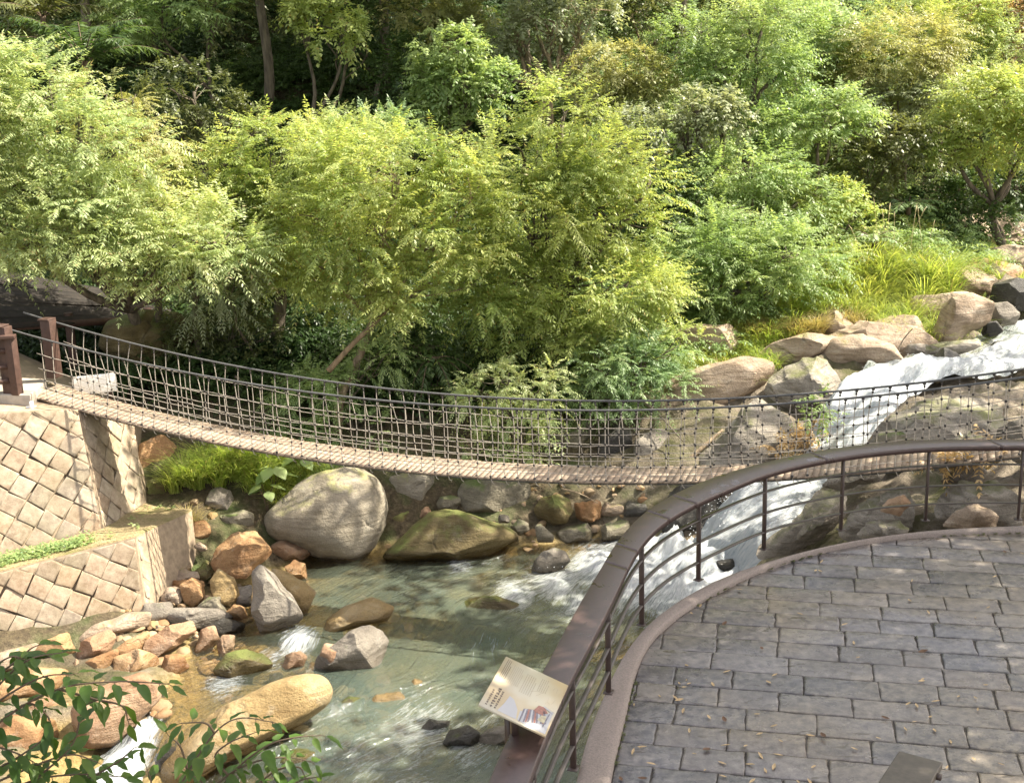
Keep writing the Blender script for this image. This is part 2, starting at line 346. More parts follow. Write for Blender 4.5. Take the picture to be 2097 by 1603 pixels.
def water_mat(name, flow=False):
    t = NT(name); P = t.pos(); foam = t.attr('foam'); murk = t.attr('murk')
    uv = t.n('CombineXYZ'); t.put(uv.inputs[0], t.attr('fu')); t.put(uv.inputs[1], t.attr('fv'))
    sv = t.mapv(uv.outputs[0], (.62, 3.6, 1))
    s1 = t.noise(2.1, 7, sv, .72, 1.4); s2 = t.noise(7.5, 5, sv, .7, .8); s3 = t.noise(26, 3, t.mapv(uv.outputs[0], (.6, 2.6, 1)), .7)
    pat = t.math('ADD', t.math('MULTIPLY', s1, .46), t.math('ADD', t.math('MULTIPLY', s2, .38), t.math('MULTIPLY', s3, .16)))
    ff = t.math('MULTIPLY', t.math('SUBTRACT', t.math('ADD', pat, t.math('MULTIPLY', foam, .62)), .70), 3.4, clamp=True)
    rip = t.math('ADD', t.noise(2.6, 4, sv, .6, .6), t.math('ADD', t.math('MULTIPLY', t.noise(8, 3, sv, .6, .4), .35), t.math('MULTIPLY', t.noise(22, 2, P), .08)))
    bmp = t.bump(rip, .62, .10)
    tr = t.n('BsdfTransparent'); t.put(tr.inputs['Color'], t.mix(murk, (.95, .90, .78, 1), (.62, .63, .50, 1)))
    df = t.n('BsdfDiffuse'); t.put(df.inputs['Color'], t.ramp(t.noise(.5, 3, P), [(.35, (.150, .158, .105)), (.65, (.118, .158, .130))]))
    a = t.n('MixShader'); t.put(a.inputs[0], t.math('ADD', .10, t.math('MULTIPLY', murk, .50))); t.t.links.new(tr.outputs[0], a.inputs[1]); t.t.links.new(df.outputs[0], a.inputs[2])
    gl = t.n('BsdfGlossy'); gl.inputs['Roughness'].default_value = .07; t.put(gl.inputs['Color'], (.95, .97, 1.0)); t.put(gl.inputs['Normal'], bmp)
    fr = t.n('Fresnel'); fr.inputs['IOR'].default_value = 1.33; t.put(fr.inputs['Normal'], bmp)
    b = t.n('MixShader'); t.put(b.inputs[0], t.math('MULTIPLY', fr.outputs[0], 1.25, clamp=True)); t.t.links.new(a.outputs[0], b.inputs[1]); t.t.links.new(gl.outputs[0], b.inputs[2])
    wh = t.n('BsdfDiffuse'); t.put(wh.inputs['Color'], t.ramp(pat, [(.32, (.30, .36, .41)), (.47, (.66, .71, .75)), (.60, (.88, .89, .90))])); t.put(wh.inputs['Normal'], t.bump(pat, 1.0, .35))
    c = t.n('MixShader'); t.put(c.inputs[0], ff); t.t.links.new(b.outputs[0], c.inputs[1]); t.t.links.new(wh.outputs[0], c.inputs[2])
    return t.done(c)

# ------------------------------------------------------------------ terrain
WZ = -3.0
CP = []
def cp(u, v, y, dz=0.0): p = aty(u, v, y); CP.append((p[0], p[1], p[2] + dz))
def cz(u, v, z, dz=0.0): p = atz(u, v, z); CP.append((p[0], p[1], p[2] + dz))
for u, v in [(700, 1250), (900, 1300), (700, 1600), (1000, 1400), (1000, 1180), (850, 1190), (1200, 1200), (1350, 1200), (1150, 1300), (1050, 1560), (900, 1450), (600, 1480), (1480, 1170)]:
    cz(u, v, WZ, -.50)
for u, v in [(600, 1320), (460, 1400), (560, 1420), (760, 1240), (420, 1500), (300, 1560)]: cz(u, v, WZ, -.28)
for u, v in [(340, 1290), (220, 1330), (60, 1360), (120, 1450), (-100, 1500), (400, 1230), (440, 1180), (-100, 1400)]: cz(u, v, -2.86)
CP += [(-3, 9, -3.5), (0, 9, -3.5), (-7, 11, -3.1), (-12, 12, -2.6), (-3, 4, -3.5), (2, 9, -3.4), (4, 12, -3.2), (2.5, 15.5, -3.3), (1.2, 12, -3.5)]
cp(480, 1090, 21.8); cp(410, 1120, 21.2); cp(650, 1120, 22.2, -.3); cp(850, 1110, 22.2, -.3); cp(1050, 1100, 22.4, -.2); cp(1250, 1100, 22.4, -.3)
cp(330, 1000, 22.6); cp(560, 1000, 22.8); cp(300, 900, 23.6); cp(420, 930, 23.4); cp(640, 940, 23.6); cp(800, 950, 23.8); cp(950, 960, 23.8); cp(1100, 960, 24.0); cp(1250, 960, 23.8); cp(1350, 990, 23.2)
cp(900, 860, 25.2); cp(650, 830, 25.5); cp(1100, 860, 25.4); cp(300, 800, 26); cp(100, 800, 26); cp(1240, 880, 25)
# left bedrock of the fall
cp(1400, 960, 23.2); cp(1420, 850, 24.6); cp(1500, 760, 26.2); cp(1560, 900, 23.6); cp(1600, 800, 25.0); cp(1640, 900, 23.4, -.2); cp(1560, 980, 22.9, -.2); cp(1700, 720, 26.2); cp(1700, 800, 24.9, -.1); cp(1450, 1010, 22.6, -.3); cp(1780, 720, 26.3)
# chute bed
for u, v, y in [(1480, 1110, 22.0), (1555, 1040, 21.8), (1650, 975, 22.4), (1735, 870, 23.4), (1800, 800, 24.4), (1880, 755, 25.1), (1980, 725, 26.2), (2090, 690, 28), (2200, 660, 30), (2300, 650, 32)]:
    cp(u, v, y, -.38)
# right bedrock
cp(1560, 1140, 19.6, -.4); cp(1640, 1060, 19.4, -.15); cp(1700, 1100, 17.0, -.5); cp(1720, 1000, 20.2, -.1); cp(1800, 900, 21.4, -.1); cp(1870, 820, 22.8, -.05); cp(1900, 1000, 17.6, -.5); cp(1950, 870, 20.2, -.5); cp(1960, 800, 23.0, -.1); cp(2097, 1060, 16.4, -.4); cp(2097, 900, 19.0, -.5); cp(2097, 790, 22.5, -.4); cp(2250, 950, 18, -.3); cp(2300, 800, 22.4, -.2); cp(1800, 1090, 16.6, -.2)
# far bank and hill
cp(1800, 660, 28.2); cp(1700, 640, 28.6); cp(1900, 640, 28.8); cp(2020, 600, 30.5); cp(2097, 560, 33); cp(1950, 560, 31.5); cp(1850, 590, 30.5); cp(2050, 490, 38); cp(2200, 480, 38); cp(1500, 680, 28); cp(1350, 700, 27.5); cp(1600, 560, 31)
cp(1460, 600, 30); cp(1250, 700, 28); cp(1000, 720, 28); cp(700, 700, 28); cp(400, 680, 28); cp(100, 660, 28)
for x in (-26, -17, -9, -2, 5, 12):
    CP += [(x, 31, 1.2 if x < 8 else .6), (x, 35, 3.0 if x < 8 else .8), (x, 41, 5.6 if x < 8 else 3.2), (x, 50, 10.5), (x, 66, 20), (x, 90, 32)]
CP += [(20, 30, .2), (20, 36, .8), (20, 42, 2.5), (20, 50, 8), (20, 66, 18), (20, 90, 30), (32, 30, 2), (32, 42, 6), (32, 60, 16), (32, 90, 30), (-38, 30, 6), (-38, 50, 16), (-38, 90, 32), (-16, 24, .6), (-22, 20, 1.5), (-30, 12, 3), (-14, 18, -1.0), (-14, 5, -2.5), (-30, 0, 2), (10, 12, -1.5), (16, 14, -1.2), (10, 4, -1.2), (22, 6, -.8), (30, 14, 0), (13, 18.5, -.3), (22, 20, .2), (0, -6, -.5), (12, -8, -.5), (-14, -8, -1), (30, -8, 0)]
CP = np.array(CP)
def _fit():
    X = CP[:, :2]; n = len(X); d = np.linalg.norm(X[:, None] - X[None], axis=2)
    A = np.zeros((n + 3, n + 3)); A[:n, :n] = -d - .06 * np.eye(n); A[:n, n] = 1; A[:n, n + 1:] = X; A[n, :n] = 1; A[n + 1:, :n] = X.T
    return np.linalg.solve(A, np.r_[CP[:, 2], 0, 0, 0])
_RB = _fit()
def ground_z(xy):
    xy = np.asarray(xy, float).reshape(-1, 2); out = np.empty(len(xy))
    for i in range(0, len(xy), 20000):
        q = xy[i:i + 20000]; d = np.linalg.norm(q[:, None] - CP[None, :, :2], axis=2)
        out[i:i + 20000] = -d @ _RB[:-3] + _RB[-3] + q @ _RB[-2:]
    return out
def rockiness(xy):     # bare rock along the stream, soil and litter on the banks
    x, y = xy[:, 0], xy[:, 1]
    line = 20.5 + .62 * (x + 2)
    r = np.clip((3.4 - (y - line)) / 2.5, 0, 1) * np.clip((x - .5) / 3, 0, 1)
    r2 = np.clip((line - y) / 3 + .6, 0, 1)
    return np.clip(np.maximum(r, r2 * .8), 0, 1)
def build_ground():
    xs = np.unique(np.r_[np.linspace(-40, -14, 30), np.linspace(-14, 15, 260), np.linspace(15, 44, 34)])
    ys = np.unique(np.r_[np.linspace(-10, 9, 22), np.linspace(9, 36, 240), np.linspace(36, 92, 60)])
    X, Y = np.meshgrid(xs, ys); xy = np.c_[X.ravel(), Y.ravel()]; z = ground_z(xy); rk = rockiness(xy)
    P = np.c_[xy, z]
    n = fbm(P * [.7, .7, .3], 5) * .16
    rid = 1 - np.abs(fbm(np.c_[xy @ [[.8], [.55]], xy @ [[-.5], [1.3]], z * .2] * 1.1, 4))
    z = z + n * (1 - .4 * rk) + rk * (rid - .6) * .32
    z = np.where((z < WZ - .1) & (xy[:, 1] < 24), np.minimum(z, WZ - .16), z)
    inter = (xy[:, 0] > .0) & (xy[:, 1] < 15.6) & (xy[:, 0] < 16) & (xy[:, 1] > -6)      # below the terrace
    z = np.where(inter, np.minimum(z, -.35), z)
    nx, ny = len(xs), len(ys); i = (np.arange(ny - 1)[:, None] * nx + np.arange(nx - 1)).ravel()
    o = mesh_from('ground', np.c_[xy, z], np.c_[i, i + 1, i + nx + 1, i + nx], ground_mat(), attrs={'rock': ('POINT', rk)}, smooth=True)
    tag(o, kind='structure'); return o
build_ground()

# ------------------------------------------------------------------ water
FOAM = [(1235, 1160, 75, .85), (1140, 1195, 60, .66), (1190, 1235, 60, .58), (1040, 1200, 40, .5), (1400, 1145, 150, 1.15), (1490, 1110, 110, 1.2), (1440, 1195, 100, 1.0), (1310, 1185, 95, .9), (1520, 1160, 70, 1.1), (1370, 1230, 70, .7), (1185, 1185, 55, .5), (1055, 1218, 55, .62), (1160, 1180, 40, .62),
        (1100, 1180, 45, .5), (860, 1490, 110, .44), (740, 1545, 90, .36), (960, 1530, 70, .45), (1010, 1480, 40, .4), (610, 1312, 45, .72), (460, 1398, 50, .5), (560, 1345, 50, .42),
        (235, 1550, 60, 1.0), (290, 1495, 38, .85), (200, 1590, 60, .9), (1000, 1330, 70, .30), (1215, 1270, 80, .42), (940, 1158, 35, .52), (900, 1340, 60, .2), (1250, 1340, 60, .3), (820, 1590, 120, .36), (480, 1380, 30, .5)]
def pool_level(x, y):
    t = np.clip((15.9 - y + (-4.3 - x) * .5) / 1.2, 0, 1)
    return WZ - .28 * t * t * (3 - 2 * t)
def build_pool():
    xs = np.linspace(-14, 6.5, 300); ys = np.linspace(3, 24.2, 300); X, Y = np.meshgrid(xs, ys); xy = np.c_[X.ravel(), Y.ravel()]
    foam = np.zeros(len(xy))
    for u, v, r, s in FOAM:
        c = atz(u, v, WZ); k = r / FPX * np.linalg.norm(c - CC); d = np.hypot(xy[:, 0] - c[0], (xy[:, 1] - c[1]) * .55)
        foam = np.maximum(foam, s * np.exp(-(d / k) ** 2 * .9))
    al = -.55 * xy[:, 0] - .835 * xy[:, 1]; ac = .835 * xy[:, 0] - .55 * xy[:, 1]
    wob = fbm(np.c_[xy * .35, xy[:, :1] * 0], 3) * .7
    fu, fv = al + wob, ac + wob * .8
    P3 = np.c_[fu * .9, fv * 2.2, fu * 0]
    turb = .25 + foam
    z = pool_level(xy[:, 0], xy[:, 1]) + fbm(P3 * 1.2, 4) * .035 * turb + np.clip(foam - .55, 0, 1) * .42 * (1 + fbm(P3 * 2, 3))
    dep = pool_level(xy[:, 0], xy[:, 1]) - ground_z(xy)
    murk = np.clip((dep - .22) / .34, 0, 1)
    nx = 300; i = (np.arange(299)[:, None] * nx + np.arange(299)).ravel()
    o = mesh_from('water', np.c_[xy, z], np.c_[i, i + 1, i + nx + 1, i + nx], MT['water'], smooth=True,
                  attrs={'foam': ('POINT', foam), 'murk': ('POINT', murk), 'fu': ('POINT', fu), 'fv': ('POINT', fv)})
    tag(o, kind='structure')
MT['water'] = water_mat('stream water')
build_pool()
CH = [((1385, 1140, 22.25), (1545, 1165, 20.2)), ((1440, 1080, 22.2), (1560, 1110, 20.5)), ((1500, 1015, 22.3), (1618, 1050, 20.9)), ((1575, 985, 22.5), (1662, 1000, 21.7)), ((1648, 950, 22.8), (1705, 965, 22.1)),
      ((1690, 865, 23.6), (1800, 868, 22.8)), ((1735, 795, 24.5), (1858, 805, 23.9)), ((1790, 748, 25.3), (1930, 775, 24.5)), ((1880, 722, 26.3), (2080, 752, 25.2)),
      ((1985, 688, 27.9), (2200, 715, 26.6)), ((2085, 650, 30), (2300, 680, 28.6)), ((2180, 625, 32.5), (2400, 650, 31.5)), ((2260, 605, 35.5), (2480, 630, 34.5))]
def build_chute():
    Lp = catmull([aty(*a) for a, b in CH], 26); Rp = catmull([aty(*b) for a, b in CH], 26)
    n = len(Lp); m = 64; t = np.linspace(-.16, 1.14, m)
    V = Lp[:, None] * (1 - t)[None, :, None] + Rp[:, None] * t[None, :, None]
    s = np.r_[0, np.cumsum(np.linalg.norm(np.diff((Lp + Rp) / 2, axis=0), axis=1))]; wdt = np.linalg.norm(Rp - Lp, axis=1)
    FU = np.repeat(-s[:, None], m, 1); FV = t[None, :] * wdt[:, None]
    st = fbm(np.stack([FU * .9, FV * 2.6, FU * 0], -1), 4); lo = fbm(np.stack([FU * .45, FV * .8, FU * 0 + 3], -1), 3)
    steep = np.clip(-np.gradient((Lp[:, 2] + Rp[:, 2]) / 2) / np.maximum(np.gradient(s), 1e-3) * -1, 0, 1)[:, None]
    V[..., 2] += st * .13 + lo * .16 + .08 + .09 * np.clip(fbm(np.stack([FU * 2.2, FV * 3.2, FU * 0 + 8], -1), 4), 0, 1) + .02 * fbm(np.stack([FU * 6, FV * 7, FU * 0 + 5], -1), 3)
    edge = np.clip(np.abs(t - .5) - .46, 0, 1)[None, :] * 2.2; V[..., 2] -= edge * .5
    foam = .62 + .60 * np.clip(steep * 2.2, 0, 1) + .25 * lo; foam = np.where(np.abs(t - .5)[None] > .56, foam * .8, foam)
    i = (np.arange(n - 1)[:, None] * m + np.arange(m - 1)).ravel()
    o = mesh_from('waterfall', V.reshape(-1, 3), np.c_[i, i + 1, i + m + 1, i + m], MT['water'], smooth=True,
                  attrs={'foam': ('POINT', foam.ravel()), 'murk': ('POINT', np.full(n * m, .8)), 'fu': ('POINT', FU.ravel()), 'fv': ('POINT', FV.ravel())})
    tag(o, kind='structure')
build_chute()
def build_spray():
    m = MB(); rg = np.random.default_rng(3)
    oct_v = np.array([(1, 0, 0), (-1, 0, 0), (0, 1, 0), (0, -1, 0), (0, 0, 1), (0, 0, -1)], float)
    oct_f = [(0, 2, 4), (2, 1, 4), (1, 3, 4), (3, 0, 4), (2, 0, 5), (1, 2, 5), (3, 1, 5), (0, 3, 5)]
    for (u, v, y, su, sv, n) in [(1490, 1045, 21.9, 26, 32, 420), (1460, 1110, 21.8, 45, 25, 240), (1420, 1150, 21.5, 60, 18, 120), (1180, 1170, 21, 35, 10, 50), (1560, 1030, 22.2, 30, 30, 260), (1640, 970, 22.7, 26, 26, 160), (1720, 880, 23.4, 24, 30, 160), (1800, 790, 24.8, 26, 16, 140), (1900, 735, 26, 40, 12, 140), (1350, 1170, 21.4, 50, 14, 140)]:
        for _ in range(n):
            p = aty(u + rg.normal() * su, v + rg.normal() * sv, y + rg.normal() * .2)
            m.add(p + oct_v * (.004 + .011 * rg.random() ** 2.5), oct_f)
    tag(m.build('spray', plain_mat('spray drops', (.85, .88, .9), .3, .05)), 'white spray droplets thrown up beside the foot of the cascade', 'spray', kind='stuff')
build_spray()

# ------------------------------------------------------------------ terrace, kerb, railing
def px_line(pts, z): return np.array([atz(u, v, z) for u, v in pts])
KIN = [(1240, 1603), (1283, 1484), (1296, 1376), (1321, 1316), (1377, 1265), (1454, 1222), (1540, 1175), (1626, 1144), (1755, 1114), (1884, 1097), (2097, 1090)]
KOUT = [(1197, 1500), (1231, 1431), (1269, 1343), (1296, 1301), (1330, 1265), (1353, 1250), (1446, 1188), (1575, 1146), (1733, 1106), (1909, 1082), (2097, 1075)]
kin = px_line(KIN, 0.0)
kin = np.vstack([[(.46, 4.0, 0), (.50, 6.5, 0)], kin, [(8.2, 14.55, 0), (10.5, 13.6, 0), (13, 12.2, 0), (15, 10.5, 0)]])
kin = smooth_line(kin, .12, 40); 
kout = px_line(KOUT, 0.06)
kout = np.vstack([[(.10, 4.0, .06), (.14, 6.5, .06), (.27, 8.4, .06)], kout, [(8.3, 14.95, .06), (10.7, 14.0, .06), (13.2, 12.6, .06), (15.3, 10.8, .06)]])
kout = smooth_line(kout, .12, 40)
n = min(len(kin), len(kout)); kin = resample(kin, .05)[np.linspace(0, len(resample(kin, .05)) - 1, 180).astype(int)]; kout = resample(kout, .05)[np.linspace(0, len(resample(kout, .05)) - 1, 180).astype(int)]
def build_terrace():
    # paving base sheet
    base = [tuple(p[:2]) for p in kin] + [(15, -4), (.3, -4)]
    m = MB(); m.add([(x, y, -.019) for x, y in base], [tuple(range(len(base)))[::-1]]); 
    tag(m.build('pavement_bed', MT['joint']), kind='structure')
    clip = np.array(base)
    a = math.radians(-12.8); A = np.array([math.cos(a), math.sin(a)]); B = np.array([-A[1], A[0]])
    rg = np.random.default_rng(8)
    def clip_convex(poly):
        for i in range(len(clip)):
            p, q = clip[i], clip[(i + 1) % len(clip)]; e = q - p
            inside = lambda w: e[0] * (w[1] - p[1]) - e[1] * (w[0] - p[0]) <= 1e-9
            out = []
            for k in range(len(poly)):
                s, t = poly[k], poly[(k + 1) % len(poly)]; si, ti = inside(s), inside(t)
                if si: out.append(s)
                if si != ti:
                    den = e[0] * (t[1] - s[1]) - e[1] * (t[0] - s[0]); f = (e[1] * (s[0] - p[0]) - e[0] * (s[1] - p[1])) / den; out.append(s + (t - s) * f)
            poly = out
            if len(poly) < 3: return None
        return np.array(poly)
    m = MB(); o0 = np.array([2.54, 10.68]); hull_skip = 0
    row = -24
    yoff = -24 * .37
    while yoff < 6.2:
        hgt = .365 + rg.normal() * .012; s = -6 + rg.random() * .6
        while s < 14:
            ln = rg.choice([.55, .62, .68, .40, .78], p=[.3, .3, .2, .1, .1]) + rg.normal() * .02
            g = .004 + rg.random() * .004
            c = [o0 + A * (s + g) + B * (yoff + g), o0 + A * (s + ln - g) + B * (yoff + g), o0 + A * (s + ln - g) + B * (yoff + hgt - g), o0 + A * (s + g) + B * (yoff + hgt - g)]
            s += ln
            cen = sum(c) / 4
            if cen[1] < 4.5 or cen[0] > 12: continue
            q = []
            for k in range(4):      # slightly ragged split edges
                p0, p1 = c[k], c[(k + 1) % 4]; nn = np.array([p0[1] - p1[1], p1[0] - p0[0]]); nn /= np.linalg.norm(nn)
                kk = 7 if k in (0, 2) else 4
                for t in np.arange(kk) / kk: q.append(p0 + (p1 - p0) * t + nn * rg.normal() * (.0045 if t > 0 else .006))
            poly = clip_convex(q)
            if poly is None or len(poly) < 3: continue
            cen = poly.mean(0)
            if np.ptp(poly[:, 0]) < .05 or np.ptp(poly[:, 1]) < .04: continue
            z0 = -.006 + rg.normal() * .003; tl = rg.normal(size=2) * .008
            zz = z0 + (poly - cen) @ tl; k = len(poly)
            ins = cen + (poly - cen) * (1 - .006 / np.maximum(np.linalg.norm(poly - cen, axis=1, keepdims=True), .05)) 
            ins2 = cen + (poly - cen) * (1 - .022 / np.maximum(np.linalg.norm(poly - cen, axis=1, keepdims=True), .05))
            V = np.vstack([np.c_[poly, zz - .035], np.c_[poly, zz - .006], np.c_[ins, zz - .0015], np.c_[ins2, zz + rg.normal(size=k) * .0006]])
            F = [(r * k + j, r * k + (j + 1) % k, (r + 1) * k + (j + 1) % k, (r + 1) * k + j) for r in range(3) for j in range(k)] + [tuple(3 * k + j for j in range(k))]
            m.add(V, F)
        yoff += hgt; row += 1
    o = m.build('pavement', MT['slate'])
    bm = bmesh.new(); bm.from_mesh(o.data); bmesh.ops.recalc_face_normals(bm, faces=bm.faces); bm.to_mesh(o.data); bm.free()
    tag(o, kind='structure')
    # kerb: rounded profile between the two traced curves, and the wall that drops to the stream
    m = MB(); prof = [(0, -.05), (0, .02), (.05, .045), (.2, .058), (.5, .062), (.82, .060), (.95, .05), (1, .02), (1, -.3)]
    V = []
    for i in range(len(kin)):
        a_, b_ = kin[i], kout[i]
        for f, z in prof: V.append((a_[0] + (b_[0] - a_[0]) * f, a_[1] + (b_[1] - a_[1]) * f, z + .004 * vnoise(np.array([a_[0] * 3, a_[1] * 3, f * 3]))))
    k = len(prof); m.add(V, [(i * k + j, i * k + j + 1, (i + 1) * k + j + 1, (i + 1) * k + j) for i in range(len(kin) - 1) for j in range(k - 1)])
    tag(m.build('kerb', MT['kerb'], smooth=True, sharp=50), kind='structure')
    m = MB(); V = []
    for p in kout:
        V += [(p[0], p[1] - .004, -.28), (p[0] - .05, p[1] + .05, -3.8)]
    m.add(V, [(2 * i, 2 * i + 1, 2 * i + 3, 2 * i + 2) for i in range(len(kout) - 1)])
    tag(m.build('terrace_wall', MT['mortar']), 'concrete wall holding the paved terrace above the stream', 'wall', kind='structure')
build_terrace()

RO = [(996, 1603), (1044, 1496), (1113, 1370), (1181, 1244), (1210, 1195), (1233, 1160), (1254, 1118), (1281, 1084), (1323, 1042), (1365, 1017), (1395, 1002), (1471, 971), (1566, 945), (1681, 920), (1776, 907), (1871, 900), (1985, 898), (2097, 899)]
RI = [(1080, 1603), (1119, 1507), (1162, 1402), (1220, 1298), (1263, 1214), (1292, 1145), (1328, 1092), (1372, 1057), (1429, 1027), (1452, 1008 + 10), (1566, 968), (1681, 941), (1795, 924), (1909, 915), (2097, 912)]
RZ = 1.05
ro = np.vstack([[(-.72, 5.2, RZ)], px_line(RO, RZ), [(8.6, 14.8, RZ), (10.9, 13.9, RZ), (13.4, 12.5, RZ)]])
ri = np.vstack([[(-.45, 5.2, RZ)], px_line(RI, RZ), [(8.5, 14.5, RZ), (10.7, 13.6, RZ), (13.2, 12.2, RZ)]])
ro = smooth_line(ro, .10, 25); ri = smooth_line(ri, .10, 25)
def even(P, n): d = np.r_[0, np.cumsum(np.linalg.norm(np.diff(P, axis=0), axis=1))]; t = np.linspace(0, d[-1], n); return np.stack([np.interp(t, d, P[:, k]) for k in range(3)], 1)
NR = 400; ro = even(ro, NR); ri = even(ri, NR); rc = (ro + ri) / 2
def rail_at_u(u):      # index on the inner edge seen at photo column u
    P = ri - CC; uu = 1048.5 + FPX * (P @ CR) / (P @ CF); return int(np.argmin(np.abs(uu - u) + (ri[:, 1] < 7.5) * 1e4))
def build_railing():
    root = empty('railing', rc[120] * [1, 1, 0])
    tag(root, 'curved brown steel railing with a broad flat handrail along the terrace edge', 'railing')
    kids = []
    m = MB(); seams = sorted([rail_at_u(u) for u in (1150, 1285, 1306, 1372, 1425, 1690, 2050)]); cuts = [0] + seams + [NR - 1]
    for a, b in zip(cuts[:-1], cuts[1:]):
        idx = np.arange(a, b + 1); V = []
        for q, i in enumerate(idx):
            o_, i_ = ro[i].copy(), ri[i].copy(); s = nrm(o_ - i_)
            T = nrm(rc[min(i + 1, NR - 1)] - rc[max(i - 1, 0)]); sh = T * (.0025 if q == 0 else -.0025 if q == len(idx) - 1 else 0)
            for (f, z) in [(0, -.058), (0, -.010), (.008, -.003), (.02, 0), (-.02, 0), (-.008, -.003), (-.0, -.010), (0, -.058)]:
                pass
            for base, off, z in [(i_, 0, -.06), (i_, 0, -.012), (i_, .004, -.004), (i_, .014, 0), (o_, -.014, 0), (o_, -.004, -.004), (o_, 0, -.012), (o_, 0, -.06)]:
                V.append(base + s * off + (0, 0, z) + sh)
        k = 8; L = len(idx)
        m.add(V, [(r * k + j, r * k + (j + 1) % k, (r + 1) * k + (j + 1) % k, (r + 1) * k + j) for r in range(L - 1) for j in range(k)] + [tuple(range(k)), tuple((L - 1) * k + j for j in range(k))[::-1]])
    o = m.build('handrail', MT['railcap']); bm = bmesh.new(); bm.from_mesh(o.data); bmesh.ops.recalc_face_normals(bm, faces=bm.faces); bm.to_mesh(o.data); bm.free(); kids.append(o)
    inner = ri + nrm(ro - ri) * .075
    us = [1015, 1108, 1187, 1258, 1325, 1440, 1579, 1737, 1914]; ids = [rail_at_u(u) for u in us]
    ids += [int(ids[-1] + (ids[-1] - ids[-2]) * k) for k in (1, 2, 3)]; ids = [max(0, ids[0] - 26)] + ids
    ids = [i for i in ids if i < NR]
    for i in ids:
        m = MB(); T = nrm(inner[min(i + 1, NR - 1)] - inner[max(i - 1, 0)]); S = np.array([-T[1], T[0], 0])
        m.box(inner[i] * [1, 1, 0] + (0, 0, (.05 + RZ - .06) / 2), T * .0135, S * .026, (0, 0, (RZ - .06 - .05) / 2))
        m.box(inner[i] * [1, 1, 0] + (0, 0, .066), T * .05, S * .045, (0, 0, .005))
        kids.append(bevel(m.build('post', MT['steel']), .003, 1))
    for hz in (.28, .52, .79):
        m = MB(); L = inner[::2] * [1, 1, 0] + (0, 0, hz)
        m.sweep(L, [(-.021, -.007), (.021, -.007), (.021, .007), (-.021, .007)]); kids.append(m.build('rail_bar', MT['steelpale']))
    adopt(root, kids)
def railcap_mat():
    t = NT('handrail wet brown'); P = t.pos()
    n = t.noise(3.2, 5, P, .6, .4); n2 = t.noise(22, 5, P, .7); n3 = t.noise(1.1, 3, P)
    col = t.ramp(n2, [(.3, (.042, .025, .022)), (.7, (.072, .045, .041))])
    wet = t.math('MULTIPLY', t.math('SUBTRACT', t.math('ADD', n, t.math('MULTIPLY', n3, .3)), .74), 12, clamp=True)
    col = t.mix(wet, col, (.034, .018, .014))
    rg = t.math('ADD', t.math('MULTIPLY', wet, -.2), t.math('ADD', .26, t.math('MULTIPLY', n2, .22)))
    return t.done(t.pbr(col, rg, t.bump(n2, .12, .005), spec=.6))
MT['railcap'] = railcap_mat()
build_railing()

